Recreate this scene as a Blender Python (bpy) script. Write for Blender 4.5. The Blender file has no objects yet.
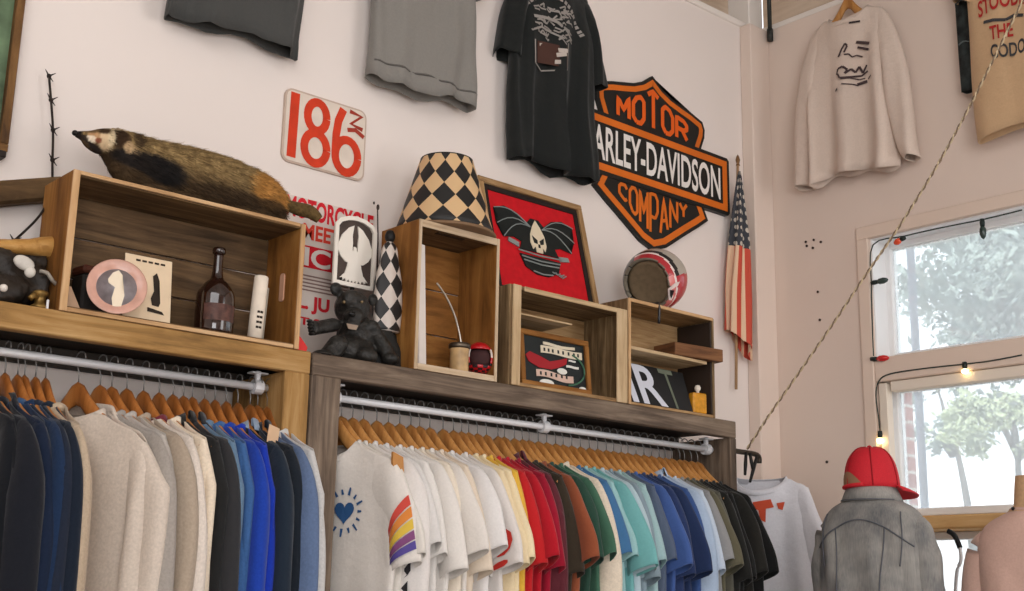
import bpy, bmesh, math, random
from mathutils import Vector, Matrix, noise
C = bpy.context.scene.collection
PI = math.pi
R = math.radians
# ------------------------------------------------------------------ camera calibration (metres, Z up, eye 1.6 m above floor)
F_PX, YAW, PITCH, ROLL = 1258.33, 0.722331, 0.2346637, 0.01974057
EYE = 1.6
fw = Vector((math.sin(YAW)*math.cos(PITCH), math.cos(YAW)*math.cos(PITCH), math.sin(PITCH)))
rt0 = Vector((math.cos(YAW), -math.sin(YAW), 0)); up0 = rt0.cross(fw)
rt = rt0*math.cos(ROLL) + up0*math.sin(ROLL); up = -rt0*math.sin(ROLL) + up0*math.cos(ROLL)
def ray(u, v): return fw + rt*((u-512)/F_PX) - up*((v-295.5)/F_PX)
def PY(u, v, Y):
    d = ray(u, v); p = d*(Y/d.y); return Vector((p.x, Y, p.z+EYE))
def PX(u, v, X):
    d = ray(u, v); p = d*(X/d.x); return Vector((X, p.y, p.z+EYE))
def PD(u, v, D):
    p = ray(u, v)*D; return Vector((p.x, p.y, p.z+EYE))
def pj(P):
    p = Vector(P)-Vector((0, 0, EYE)); k = p.dot(fw); return (512+F_PX*p.dot(rt)/k, 295.5-F_PX*p.dot(up)/k)
WY = 3.2                                     # wall behind the shelves
FY = 2.9                                     # front of the shelves
# ------------------------------------------------------------------ materials
MATS = {}
def srgb(c):
    return tuple(((x/255)/12.92 if x/255 <= .04045 else (((x/255)+.055)/1.055)**2.4) for x in c)
def newmat(name):
    m = bpy.data.materials.new(name); m.use_nodes = True
    nt = m.node_tree; b = nt.nodes['Principled BSDF']; return m, nt, b
def plain(name, rgb, rough=.6, metal=0., spec=.3, noise_s=0, noise_a=.12, bump=0, coat=0):
    if name in MATS: return MATS[name]
    m, nt, b = newmat(name); col = srgb(rgb)
    b.inputs['Roughness'].default_value = rough; b.inputs['Metallic'].default_value = metal
    b.inputs['Specular IOR Level'].default_value = spec
    b.inputs['Coat Weight'].default_value = coat
    b.inputs['Base Color'].default_value = (*col, 1)
    if noise_s:
        tc = nt.nodes.new('ShaderNodeTexCoord'); n = nt.nodes.new('ShaderNodeTexNoise'); n.inputs['Scale'].default_value = noise_s
        n.inputs['Detail'].default_value = 6
        r = nt.nodes.new('ShaderNodeValToRGB')
        r.color_ramp.elements[0].position = .3; r.color_ramp.elements[1].position = .7
        r.color_ramp.elements[0].color = (*[max(0, c*(1-noise_a)) for c in col], 1)
        r.color_ramp.elements[1].color = (*[min(1, c*(1+noise_a)) for c in col], 1)
        nt.links.new(tc.outputs['Object'], n.inputs['Vector']); nt.links.new(n.outputs['Fac'], r.inputs['Fac'])
        nt.links.new(r.outputs['Color'], b.inputs['Base Color'])
        if bump:
            bp = nt.nodes.new('ShaderNodeBump'); bp.inputs['Strength'].default_value = bump; bp.inputs['Distance'].default_value = .01
            nt.links.new(n.outputs['Fac'], bp.inputs['Height']); nt.links.new(bp.outputs['Normal'], b.inputs['Normal'])
    MATS[name] = m; return m
def fabric(rgb, heather=.10):
    name = 'fabric_%d_%d_%d' % tuple(rgb)
    if name in MATS: return MATS[name]
    m, nt, b = newmat(name); col = srgb(rgb)
    b.inputs['Roughness'].default_value = .92; b.inputs['Specular IOR Level'].default_value = .12
    b.inputs['Sheen Weight'].default_value = .15
    tc = nt.nodes.new('ShaderNodeTexCoord')
    n = nt.nodes.new('ShaderNodeTexNoise'); n.inputs['Scale'].default_value = 160; n.inputs['Detail'].default_value = 3
    n2 = nt.nodes.new('ShaderNodeTexNoise'); n2.inputs['Scale'].default_value = 14; n2.inputs['Detail'].default_value = 4
    r = nt.nodes.new('ShaderNodeValToRGB')
    r.color_ramp.elements[0].position = .3; r.color_ramp.elements[1].position = .7
    r.color_ramp.elements[0].color = (*[c*(1-heather) for c in col], 1)
    r.color_ramp.elements[1].color = (*[min(1, c*(1+heather)) for c in col], 1)
    bp = nt.nodes.new('ShaderNodeBump'); bp.inputs['Strength'].default_value = .5; bp.inputs['Distance'].default_value = .012
    L = nt.links.new
    L(tc.outputs['Object'], n.inputs['Vector']); L(tc.outputs['Object'], n2.inputs['Vector'])
    L(n.outputs['Fac'], r.inputs['Fac']); L(r.outputs['Color'], b.inputs['Base Color'])
    L(n2.outputs['Fac'], bp.inputs['Height']); L(bp.outputs['Normal'], b.inputs['Normal'])
    MATS[name] = m; return m
def wood(name, dark, mid, light, su=2.2, sv=26, rough=.72, contrast=(.28, .5, .74)):
    if name in MATS: return MATS[name]
    m, nt, b = newmat(name); L = nt.links.new
    uv = nt.nodes.new('ShaderNodeTexCoord')
    mp = nt.nodes.new('ShaderNodeMapping'); mp.inputs['Scale'].default_value = (su, sv, 1)
    n = nt.nodes.new('ShaderNodeTexNoise'); n.inputs['Scale'].default_value = 1.6; n.inputs['Detail'].default_value = 9; n.inputs['Roughness'].default_value = .65
    n.inputs['Distortion'].default_value = .6
    n2 = nt.nodes.new('ShaderNodeTexNoise'); n2.inputs['Scale'].default_value = 5; n2.inputs['Detail'].default_value = 5
    mx = nt.nodes.new('ShaderNodeMath'); mx.operation = 'MULTIPLY_ADD'; mx.inputs[1].default_value = .35; 
    sb = nt.nodes.new('ShaderNodeMath'); sb.operation = 'SUBTRACT'; sb.inputs[1].default_value = .175
    r = nt.nodes.new('ShaderNodeValToRGB'); cr = r.color_ramp
    cr.elements[0].position = contrast[0]; cr.elements[0].color = (*srgb(dark), 1)
    cr.elements[1].position = contrast[2]; cr.elements[1].color = (*srgb(light), 1)
    e = cr.elements.new(contrast[1]); e.color = (*srgb(mid), 1)
    bp = nt.nodes.new('ShaderNodeBump'); bp.inputs['Strength'].default_value = .35; bp.inputs['Distance'].default_value = .004
    L(uv.outputs['UV'], mp.inputs['Vector']); L(mp.outputs['Vector'], n.inputs['Vector']); L(uv.outputs['UV'], n2.inputs['Vector'])
    L(n2.outputs['Fac'], mx.inputs[0]); L(n.outputs['Fac'], mx.inputs[2]); L(mx.outputs[0], sb.inputs[0])
    L(sb.outputs[0], r.inputs['Fac']); L(r.outputs['Color'], b.inputs['Base Color'])
    L(n.outputs['Fac'], bp.inputs['Height']); L(bp.outputs['Normal'], b.inputs['Normal'])
    b.inputs['Roughness'].default_value = rough; b.inputs['Specular IOR Level'].default_value = .25
    MATS[name] = m; return m
def diamond(name, c1, c2, nu, nv):
    m, nt, b = newmat(name); L = nt.links.new
    tc = nt.nodes.new('ShaderNodeTexCoord'); s = nt.nodes.new('ShaderNodeSeparateXYZ'); L(tc.outputs['UV'], s.inputs[0])
    def mul(o, k):
        q = nt.nodes.new('ShaderNodeMath'); q.operation = 'MULTIPLY'; q.inputs[1].default_value = k; L(o, q.inputs[0]); return q.outputs[0]
    def op(a, c, o):
        q = nt.nodes.new('ShaderNodeMath'); q.operation = o; L(a, q.inputs[0]); L(c, q.inputs[1]); return q.outputs[0]
    U, V = mul(s.outputs[0], nu), mul(s.outputs[1], nv)
    cb = nt.nodes.new('ShaderNodeCombineXYZ'); L(op(U, V, 'ADD'), cb.inputs[0]); L(op(U, V, 'SUBTRACT'), cb.inputs[1]); cb.inputs[2].default_value = .5
    ch = nt.nodes.new('ShaderNodeTexChecker'); ch.inputs['Scale'].default_value = 1
    ch.inputs['Color1'].default_value = (*srgb(c1), 1); ch.inputs['Color2'].default_value = (*srgb(c2), 1)
    off = nt.nodes.new('ShaderNodeVectorMath'); off.operation = 'ADD'; off.inputs[1].default_value = (100.0005, 100.0005, 0)
    L(cb.outputs[0], off.inputs[0]); L(off.outputs[0], ch.inputs['Vector']); L(ch.outputs['Color'], b.inputs['Base Color'])
    b.inputs['Roughness'].default_value = .55
    return m
M_PAINT = plain('white_wall_paint', (234, 223, 216), .85, noise_s=1.2, noise_a=.025)
M_PAINT_B = plain('shaded_wall_paint', (228, 210, 197), .85, noise_s=1.2, noise_a=.03)  # same paint as the shelf wall, its shade darkened into the colour
M_TRIM = plain('white_trim_paint', (236, 228, 220), .6)
M_PALE = wood('pale_crate_wood', (96, 70, 44), (158, 124, 84), (196, 164, 120))
M_GREYWOOD = wood('weathered_crate_wood', (70, 54, 36), (122, 98, 68), (172, 146, 108))
M_AMBER = wood('amber_plywood', (88, 54, 20), (138, 90, 40), (170, 120, 62), 1.6, 12)
M_BEAM = wood('tan_beam_wood', (112, 82, 44), (160, 121, 70), (188, 152, 102), 1.5, 22)
M_DARKBEAM = wood('grey_beam_wood', (62, 50, 42), (108, 92, 78), (146, 128, 110), 1.5, 22)
M_EDGE = wood('light_edge_wood', (150, 112, 74), (196, 156, 112), (214, 180, 140), 2, 30)
M_HANG = wood('hanger_wood', (146, 92, 44), (190, 134, 74), (208, 158, 100), 3, 16, .4)
M_HANG2 = wood('brown_hanger_wood', (120, 68, 28), (168, 104, 50), (190, 128, 70), 3, 16, .4)
M_STEEL = plain('galvanised_steel', (222, 222, 224), .35, .25)
M_WHITEMETAL = plain('white_painted_metal', (226, 226, 228), .4, .1)
M_WIRE = plain('hook_wire', (126, 124, 122), .45, .6)
M_BLACK = plain('black_paint', (22, 21, 21), .55)
M_DARK = plain('dark_leather', (34, 31, 28), .6, noise_s=30, bump=.3)  # plain dark leather colour
# ------------------------------------------------------------------ object helpers
def link(o): C.objects.link(o); return o
def tag(o, label=None, cat=None, group=None, kind=None):
    if label: o['label'] = label
    if cat: o['category'] = cat
    if group: o['group'] = group
    if kind: o['kind'] = kind
    return o
def thing(name, label, cat, loc=(0, 0, 0), rot=(0, 0, 0), group=None):
    o = bpy.data.objects.new(name, None); link(o); o.location = loc; o.rotation_euler = rot; o.empty_display_size = .05
    return tag(o, label, cat, group)
def obj(name, bm, mat, parent=None, smooth=False, solid=0, sub=0):
    me = bpy.data.meshes.new(name)
    bmesh.ops.recalc_face_normals(bm, faces=bm.faces[:]) if smooth != 'raw' else None
    bm.to_mesh(me); bm.free()
    if smooth: me.shade_smooth()
    for m in (mat if isinstance(mat, (list, tuple)) else [mat]): me.materials.append(m)
    o = bpy.data.objects.new(name, me); link(o)
    if parent: o.parent = parent
    if solid:
        s = o.modifiers.new('thickness', 'SOLIDIFY'); s.thickness = solid; s.offset = -1 if solid > 0 else 0
    if sub:
        s = o.modifiers.new('smooth', 'SUBSURF'); s.levels = sub; s.render_levels = sub
    return o
rnd = random.Random(7)
def uvl(bm): return bm.loops.layers.uv.verify()
def add_box(bm, c, s, rot=None, bevel=.002, grain=None, mi=0, taper=None):
    """box centred at c with size s; UV runs along the longest side"""
    r = bmesh.ops.create_cube(bm, size=1); vs = r['verts']
    for v in vs: v.co = Vector((v.co.x*s[0], v.co.y*s[1], v.co.z*s[2]))
    fs = set(f for v in vs for f in v.link_faces)
    if bevel:
        es = set(e for v in vs for e in v.link_edges)
        rr = bmesh.ops.bevel(bm, geom=list(es), offset=min(bevel, min(s)*.3), segments=1, affect='EDGES', profile=.5)
        fs = set(rr['faces']) | set(f for f in fs if f.is_valid)
        vs = list(set(v for f in fs for v in f.verts))
        fs = set(f for v in vs for f in v.link_faces)
    g = grain if grain is not None else max(range(3), key=lambda k: s[k])
    ou, ov = rnd.random()*9, rnd.random()*9
    ul = uvl(bm)
    for f in fs:
        f.material_index = mi
        f.normal_update(); n = f.normal
        a = max(range(3), key=lambda k: abs(n[k])); ax = [k for k in range(3) if k != a]
        u, v = (ax[0], ax[1]) if ax[0] == g else ((ax[1], ax[0]) if ax[1] == g else (ax[0], ax[1]))
        for l in f.loops: l[ul].uv = (l.vert.co[u]+ou, l.vert.co[v]+ov+a*.37)
    M = Matrix.Translation(Vector(c)) @ (rot if rot else Matrix.Identity(4))
    for v in vs: v.co = M @ v.co
    return vs
def box(name, c, s, mat, parent=None, rot=None, bevel=.002, grain=None):
    bm = bmesh.new(); add_box(bm, c, s, rot, bevel, grain); return obj(name, bm, mat, parent)
def add_loft(bm, rings, closed=True, cap=True, mi=0, uvs=(1, 1)):
    vr = [[bm.verts.new(p) for p in ring] for ring in rings]; n = len(vr[0]); ul = uvl(bm); m = len(vr)
    for i in range(m-1):
        for j in range(n if closed else n-1):
            k = (j+1) % n
            f = bm.faces.new((vr[i][j], vr[i][k], vr[i+1][k], vr[i+1][j])); f.material_index = mi
            for l, (a, b) in zip(f.loops, ((j, i), (j+1, i), (j+1, i+1), (j, i+1))): l[ul].uv = (a/n*uvs[0], b/(m-1)*uvs[1])
    if cap and closed:
        for ring in (vr[0], vr[-1]):
            try: f = bm.faces.new(ring); f.material_index = mi
            except ValueError: pass
    return vr
def frame_at(path, i):
    a = path[max(0, i-1)]; b = path[min(len(path)-1, i+1)]; t = (b-a).normalized()
    ref = Vector((0, 0, 1)) if abs(t.z) < .9 else Vector((1, 0, 0))
    x = t.cross(ref).normalized(); y = x.cross(t).normalized(); return x, y
def add_tube(bm, pts, r, n=10, cap=True, mi=0):
    pts = [Vector(p) for p in pts]; rings = []
    for i, p in enumerate(pts):
        rr = r[i] if isinstance(r, (list, tuple)) else r
        x, y = frame_at(pts, i)
        rings.append([p + x*math.cos(2*PI*j/n)*rr + y*math.sin(2*PI*j/n)*rr for j in range(n)])
    L = sum((pts[i+1]-pts[i]).length for i in range(len(pts)-1))
    return add_loft(bm, rings, True, cap, mi, (1, L))
def spline(pts, k=6):
    pts = [Vector(p) for p in pts]; out = []
    for i in range(len(pts)-1):
        p0 = pts[max(0, i-1)]; p1 = pts[i]; p2 = pts[i+1]; p3 = pts[min(len(pts)-1, i+2)]
        for j in range(k):
            t = j/k
            out.append(.5*((2*p1)+(p2-p0)*t+(2*p0-5*p1+4*p2-p3)*t*t+(3*p1-p0-3*p2+p3)*t**3))
    out.append(pts[-1]); return out
def tube(name, pts, r, mat, parent=None, n=10, smooth=True):
    bm = bmesh.new(); add_tube(bm, pts, r, n); return obj(name, bm, mat, parent, smooth)
def add_lathe(bm, prof, n=32, c=(0, 0, 0), mi=0, cap=True, uvs=(1, 1)):
    c = Vector(c)
    rings = [[c+Vector((r*math.cos(2*PI*j/n), r*math.sin(2*PI*j/n), z)) for j in range(n)] for r, z in prof]
    return add_loft(bm, rings, True, cap, mi, uvs)
def lathe(name, prof, mat, parent=None, n=32, c=(0, 0, 0), smooth=True, cap=True, uvs=(1, 1)):
    bm = bmesh.new(); add_lathe(bm, prof, n, c, 0, cap, uvs); return obj(name, bm, mat, parent, smooth)
def smooth_prof(p, k=5): return [(q.x, q.y) for q in spline([(a, b, 0) for a, b in p], k)]
def add_poly(bm, pts, z0, z1, mp, mi=0):
    """prism of a 2-D outline between depths z0 (back) and z1 (front); mp(x, y, z) -> 3-D"""
    a = [bm.verts.new(mp(x, y, z0)) for x, y in pts]; b = [bm.verts.new(mp(x, y, z1)) for x, y in pts]
    n = len(pts); fs = []
    for i in range(n): fs.append(bm.faces.new((a[i], a[(i+1) % n], b[(i+1) % n], b[i])))
    fs.append(bm.faces.new(b)); fs.append(bm.faces.new(a))
    for f in fs: f.material_index = mi
    bmesh.ops.triangulate(bm, faces=fs[-2:])
def poly(name, pts, z0, z1, mp, mat, parent=None):
    bm = bmesh.new(); add_poly(bm, pts, z0, z1, mp); return obj(name, bm, mat, parent)
def rrect(x0, y0, x1, y1, r, n=5):
    o = []
    for cx, cy, a in ((x1-r, y1-r, 0), (x0+r, y1-r, 90), (x0+r, y0+r, 180), (x1-r, y0+r, 270)):
        for k in range(n+1):
            t = R(a+90*k/n); o.append((cx+r*math.cos(t), cy+r*math.sin(t)))
    return o
def inset(pts, d):
    n = len(pts); ar = sum(pts[i][0]*pts[(i+1) % n][1]-pts[(i+1) % n][0]*pts[i][1] for i in range(n)); s = 1 if ar > 0 else -1
    out = []
    for i in range(n):
        p0, p1, p2 = Vector(pts[i-1]), Vector(pts[i]), Vector(pts[(i+1) % n])
        e1 = (p1-p0).normalized(); e2 = (p2-p1).normalized()
        n1 = Vector((-e1.y, e1.x))*s; n2 = Vector((-e2.y, e2.x))*s
        b = n1+n2
        k = d/max(.35, (1+n1.dot(n2))) 
        q = p1+b*k; out.append((q.x, q.y))
    return out
def text_geo(s, extrude=0, bold=0, res=4):
    cu = bpy.data.curves.new('lettering', 'FONT'); cu.body = s; cu.extrude = extrude; cu.offset = bold; cu.resolution_u = res
    o = bpy.data.objects.new('lettering', cu); me = bpy.data.meshes.new_from_object(o)
    V = [v.co.copy() for v in me.vertices]; Fc = [tuple(p.vertices) for p in me.polygons]
    bpy.data.objects.remove(o); bpy.data.meshes.remove(me)
    x0 = min(v.x for v in V); x1 = max(v.x for v in V); y0 = min(v.y for v in V); y1 = max(v.y for v in V)
    return [((v.x-x0)/(x1-x0), (v.y-y0)/(y1-y0)) for v in V], Fc
def add_text(bm, s, fn, bold=.0, mi=0, div=0):
    """lettering; fn(a, b) maps the unit box to 3-D"""
    V, Fc = text_geo(s, 0, bold)
    vs = [bm.verts.new(fn(a, b)) for a, b in V]
    for f in Fc:
        try: g = bm.faces.new([vs[i] for i in f]); g.material_index = mi
        except ValueError: pass
def lettering(name, s, fn, mat, parent=None, bold=.0):
    bm = bmesh.new(); add_text(bm, s, fn, bold); return obj(name, bm, mat, parent)
def quadfn(mp, x0, y0, x1, y1, z): return lambda a, b: mp(x0+(x1-x0)*a, y0+(y1-y0)*b, z)
def wallA(x, y, z): return Vector((x, WY-z, y))            # on the shelf wall, z metres in front of it
def rotz(a): return Matrix.Rotation(a, 4, 'Z')
def rotx(a): return Matrix.Rotation(a, 4, 'X')
def roty(a): return Matrix.Rotation(a, 4, 'Y')
# ================================================================== THE SETTING
def struct(o): return tag(o, kind='structure')
XB = PY(775, 250, WY-.06).x                 # window wall
WALL_TOP = PY(752, 33, WY).z
CEIL = 4.75
# shelf wall with the boxed corner column
bm = bmesh.new(); add_box(bm, ((XB-3.4)/2, WY+.08, WALL_TOP/2), (XB+3.4, .16, WALL_TOP), bevel=0); struct(obj('wall_back', bm, M_PAINT))
px0 = PY(741, 100, WY).x
bm = bmesh.new(); add_box(bm, ((px0+XB)/2, WY-.03, WALL_TOP/2), (XB-px0, .06, WALL_TOP), bevel=.004); struct(obj('trim_1', bm, M_PAINT_B))
bm = bmesh.new(); add_box(bm, ((XB-3.4)/2, WY+.055, WALL_TOP+.014), (XB+3.4, .13, .028), bevel=.004); struct(obj('trim_2', bm, M_TRIM))
bm = bmesh.new(); add_box(bm, ((XB-3.4)/2+.4, WY+.66, (WALL_TOP+CEIL)/2), (XB+4.2, .1, CEIL-WALL_TOP+.6), bevel=0); m_up = wood('upper_wall_boards', (186, 162, 140), (206, 184, 162), (220, 200, 180), 1, 8)
struct(obj('wall_upper', bm, m_up))
# window wall
WT = .15
Y1 = PX(869.5, 239, XB).y; Y0 = .35         # opening, far and near side
ZT = PX(869.5, 239, XB).z; ZB = PX(960, 521, XB).z
ZR1 = PX(893, 356, XB).z; ZR0 = PX(889, 381, XB).z
ZLOW = ZB-.55
bm = bmesh.new()
for (ya, yb, za, zb) in ((Y1, WY, 0, WALL_TOP), (-4, Y0, 0, WALL_TOP), (Y0, Y1, ZT, WALL_TOP), (Y0, Y1, 0, ZLOW)):
    add_box(bm, (XB+WT/2, (ya+yb)/2, (za+zb)/2), (WT, yb-ya, zb-za), bevel=0)
wr = struct(obj('wall_right', bm, M_PAINT_B))
bm = bmesh.new(); add_box(bm, (XB+.066, (WY-4)/2, WALL_TOP+.014), (.13, WY+4, .028), bevel=.004); struct(obj('trim_3', bm, M_TRIM))
bm = bmesh.new(); add_box(bm, (XB+.7, (WY-4)/2, (WALL_TOP+CEIL)/2), (.1, WY+4+.9, CEIL-WALL_TOP+.6), bevel=0); struct(obj('wall_upper.001', bm, m_up))
bm = bmesh.new()
add_box(bm, ((XB-3.4)/2, WY+.35, WALL_TOP-.02), (XB+3.4, .58, .03), bevel=0); add_box(bm, (XB+.38, -.4, WALL_TOP-.02), (.6, 7.2, .03), bevel=0)
struct(obj('trim_4', bm, M_TRIM))
# floor, ceiling and the two walls behind the camera
m_floor = plain('concrete_floor', (150, 146, 142), .6, noise_s=3, noise_a=.12)
bm = bmesh.new(); add_box(bm, ((XB-3.4)/2, -.4, -.05), (XB+3.4, 7.2, .1), bevel=0); struct(obj('floor', bm, m_floor))
m_ceil = wood('white_ceiling_boards', (196, 186, 176), (220, 212, 204), (234, 228, 220), 1, 10)
bm = bmesh.new(); 
for k in range(25):
    add_box(bm, ((XB+.7-3.4)/2, -3.9+k*.32, CEIL+.02), (XB+3.4+.9, .319, .04), bevel=.004, grain=0)
struct(obj('ceiling', bm, m_ceil))
bm = bmesh.new(); add_box(bm, (-3.45, -.4, CEIL/2), (.1, 7.2, CEIL), bevel=0); struct(obj('wall_left', bm, M_PAINT))
bm = bmesh.new(); add_box(bm, ((XB-3.4)/2, -4.05, CEIL/2), (XB+3.4, .1, CEIL), bevel=0); struct(obj('wall_front', bm, M_PAINT))
# roof timbers above the wall plates
def timber(name, a, b, w, h, mat=M_TRIM):
    a, b = Vector(a), Vector(b); d = b-a; L = d.length
    q = d.to_track_quat('X', 'Z').to_matrix().to_4x4()
    bm = bmesh.new(); add_box(bm, (a+b)/2, (L, w, h), q, .005, 0); return struct(obj(name, bm, mat))
c0 = Vector((XB, WY, WALL_TOP))
for k in range(9): timber('ceiling_beam' if k == 0 else 'ceiling_beam.%03d' % k, (XB-.75-k*.9, WY+.6, CEIL-.09), (XB-.75-k*.9, -3.9, CEIL-.09), .07, .16)
timber('roof_brace', (px0-.34, WY+.3, WALL_TOP+.03), (px0+.06, WY+.3, CEIL-.2), .05, .07)
timber('roof_brace.001', (px0-.62, WY+.45, WALL_TOP+.03), (px0-.2, WY+.2, CEIL-.2), .05, .07)
timber('roof_brace.002', (XB+.3, WY-.12, WALL_TOP+.03), (XB+.25, WY-.95, CEIL-.2), .05, .07)
timber('roof_post', (XB-.02, WY+.05, WALL_TOP), (XB-.02, WY+.05, CEIL), .12, .10)
# baseboards (below the frame)
bm = bmesh.new(); add_box(bm, (0.4, WY-.008, .06), (XB*2-1, .016, .12), bevel=.003); struct(obj('baseboard_back', bm, M_TRIM))
bm = bmesh.new(); add_box(bm, (XB-.008, -.4, .06), (.016, 7.0, .12), bevel=.003); struct(obj('baseboard_right', bm, M_TRIM))
# dark conduit in the corner
p = PY(773.5, 43, WY-.075)
t = tube('conduit_pipe', [(XB-.022, WY-.085, p.z), (XB-.022, WY-.085, CEIL-.0)], .0095, plain('dark_conduit', (52, 54, 52), .5, .3), n=12)
tag(t, 'dark metal conduit running down into the corner of the two walls', 'pipe')
tube('pipe_coupling', [(XB-.022, WY-.085, p.z-.004), (XB-.022, WY-.085, p.z+.05)], .0135, MATS['dark_conduit'], t, 12)
# ------------------------------------------------------------------ windows
m_glass, nt, b = newmat('window_glass')
nt.nodes.remove(b)
gl = nt.nodes.new('ShaderNodeBsdfGlossy'); gl.inputs['Roughness'].default_value = .02; gl.inputs['Color'].default_value = (1, 1, 1, 1)
tr = nt.nodes.new('ShaderNodeBsdfTransparent'); tr.inputs['Color'].default_value = (.97, .985, .98, 1)
du = nt.nodes.new('ShaderNodeBsdfTranslucent'); du.inputs['Color'].default_value = (.9, .94, .96, 1)
md_ = nt.nodes.new('ShaderNodeMixShader'); md_.inputs[0].default_value = .30       # milky veil mixed in to paint bright haze over the view outside
nt.links.new(tr.outputs[0], md_.inputs[1]); nt.links.new(du.outputs[0], md_.inputs[2])
fr = nt.nodes.new('ShaderNodeFresnel'); fr.inputs['IOR'].default_value = 1.45
mx = nt.nodes.new('ShaderNodeMixShader')
nt.links.new(fr.outputs[0], mx.inputs[0]); nt.links.new(md_.outputs[0], mx.inputs[1]); nt.links.new(gl.outputs[0], mx.inputs[2])
nt.links.new(mx.outputs[0], nt.nodes['Material Output'].inputs['Surface'])
M_FRAME = plain('window_frame_paint', (240, 240, 240), .5)
M_CASING = plain('beige_casing_paint', (226, 206, 190), .7)
XG = XB+WT-.03
def window(name, za, zb, rail_mat):
    bm = bmesh.new(); w = .03
    for (ya, yb, a, bb) in ((Y1-w, Y1, za, zb), (Y0, Y0+w, za, zb), (Y0+w, Y1-w, zb-w, zb), (Y0+w, Y1-w, za, za+w)):
        add_box(bm, (XG, (ya+yb)/2, (a+bb)/2), (.05, yb-ya-.001, bb-a-.001), bevel=.003)
    o = struct(obj(name, bm, M_FRAME))
    bm = bmesh.new(); add_box(bm, (XG, (Y0+Y1)/2, (za+zb)/2), (.005, Y1-Y0-2*w+.01, zb-za-2*w+.01), bevel=0)
    obj('pane', bm, m_glass, o)
    return o
w1 = window('window_1', ZR1, ZT, M_FRAME)
w2 = window('window_2', ZB+.03, ZR0, M_FRAME)
w3 = window('window_3', ZLOW, ZB-.03, M_FRAME)
bm = bmesh.new(); add_box(bm, (XB+WT/2-.005, (Y0+Y1)/2, (ZR0+ZR1)/2), (WT+.01, Y1-Y0, ZR1-ZR0), bevel=.004); struct(obj('trim_5', bm, M_CASING))
m_sill = wood('honey_sill_wood', (188, 140, 84), (216, 174, 118), (230, 194, 142), 1.5, 14)
bm = bmesh.new(); add_box(bm, (XB+WT/2-.02, (Y0+Y1)/2, ZB-.005), (WT+.06, Y1-Y0-.002, .05), bevel=.006); struct(obj('window_sill', bm, m_sill))
# casing boards on the wall round the opening, and the mullion in each sash
bm = bmesh.new(); cw = .052
add_box(bm, (XB-.008, Y1+cw/2, (ZT+ZLOW)/2), (.016, cw, ZT-ZLOW), bevel=.003)
add_box(bm, (XB-.008, (Y0+Y1)/2+cw/2, ZT+cw/2), (.016, Y1-Y0+cw, cw), bevel=.003)
struct(obj('trim_6', bm, M_CASING))
bm = bmesh.new(); 
add_box(bm, (XB+.02, Y1-.025, (ZB+.03+ZR0)/2), (.04, .036, ZR0-ZB-.04), bevel=.003); add_box(bm, (XB+.02, (Y0+Y1)/2-.03, ZR0-.022), (.04, Y1-Y0-.06, .040), bevel=.003)
struct(obj('trim_7', bm, plain('cream_casement_paint', (234, 222, 206), .6)))
bm = bmesh.new()
add_box(bm, (XB+WT/2-.02, Y1-.003, (ZR1+ZT)/2), (WT-.05, .006, ZT-ZR1), bevel=0); add_box(bm, (XB+WT/2-.02, (Y0+Y1)/2, ZT-.003), (WT-.05, Y1-Y0-.014, .006), bevel=0)
add_box(bm, (XB+WT/2-.0, Y1-.003, (ZB+.03+ZR0)/2), (WT-.09, .006, ZR0-ZB-.04), bevel=0)
struct(obj('trim_8', bm, M_FRAME))
# little screw holes left in the window wall
bm = bmesh.new(); m_hole = plain('screw_hole', (70, 56, 48), .9)
for u, v in ((806, 242), (814, 240), (813, 248), (821, 242), (807, 246), (818, 292), (820, 320), (817, 532), (827, 462)):
    q = PX(u, v, XB); bmesh.ops.create_cone(bm, cap_ends=True, segments=8, radius1=.0055, radius2=.0055, depth=.006, matrix=Matrix.Translation((XB-.0005, q.y, q.z)) @ roty(PI/2))
obj('screw_hole', bm, m_hole, wr)
# ================================================================== SHELF UNITS
ZS = 2.24                                   # top of both shelves
ZU = 2.178                                  # underside
def shelf_unit(name, label, x0, x1, mat, lw, rw, rail_mat):
    t = thing(name, label, 'shelf', (x0, FY, 0))
    def prt(n, c, s, m=mat, g=None): return box(n, (c[0]-x0, c[1]-FY, c[2]), s, m, t, None, .003, g)
    if lw: prt('post', (x0+lw/2, FY+.15-.01, ZU/2), (lw, .28, ZU), mat, 2)
    prt('post', (x1-rw/2, FY+.15-.01, ZU/2), (rw, .28, ZU), mat, 2)
    prt('front_beam', ((x0+x1)/2, FY+.0175, (ZS+ZU)/2), (x1-x0, .035, ZS-ZU), mat, 0)
    prt('shelf_board', ((x0+x1)/2, FY+.165, ZS-.02), (x1-x0, .26, .036), wood('shaded_board_wood', (34, 28, 22), (48, 40, 32), (62, 52, 42), 1.5, 22), 0)  # board darkened to paint in the shade under the shelf
    prt('back_cleat', ((x0+x1)/2, WY-.02, ZU-.002), (x1-x0-.02, .03, .05), plain('shaded_cleat', (66, 60, 54), .8), 0)  # shade behind the rail put into the cleat's dark colour
    # rail with its brackets
    rx0, rx1 = x0+lw+.005, x1-rw-.004
    bm = bmesh.new(); add_tube(bm, [(rx0-x0, RY-FY, RZ), (rx1-x0, RY-FY, RZ)], .0105, 14); obj('clothes_rail', bm, rail_mat, t, True)
    for xx in ([rx0+.03] if lw else [])+[(rx0+rx1)/2, rx1-.03]:
        bm = bmesh.new()
        add_box(bm, (xx-x0, RY-FY, (RZ+ZU)/2+.006), (.014, .014, ZU-RZ-.004), None, .002)
        add_box(bm, (xx-x0, RY-FY, ZU-.003), (.05, .03, .005), None, .001)
        bmesh.ops.create_cone(bm, cap_ends=True, segments=14, radius1=.02, radius2=.02, depth=.026, matrix=Matrix.Translation((xx-x0, RY-FY, RZ)) @ roty(PI/2))
        obj('rail_bracket', bm, rail_mat, t)
    return t
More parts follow.
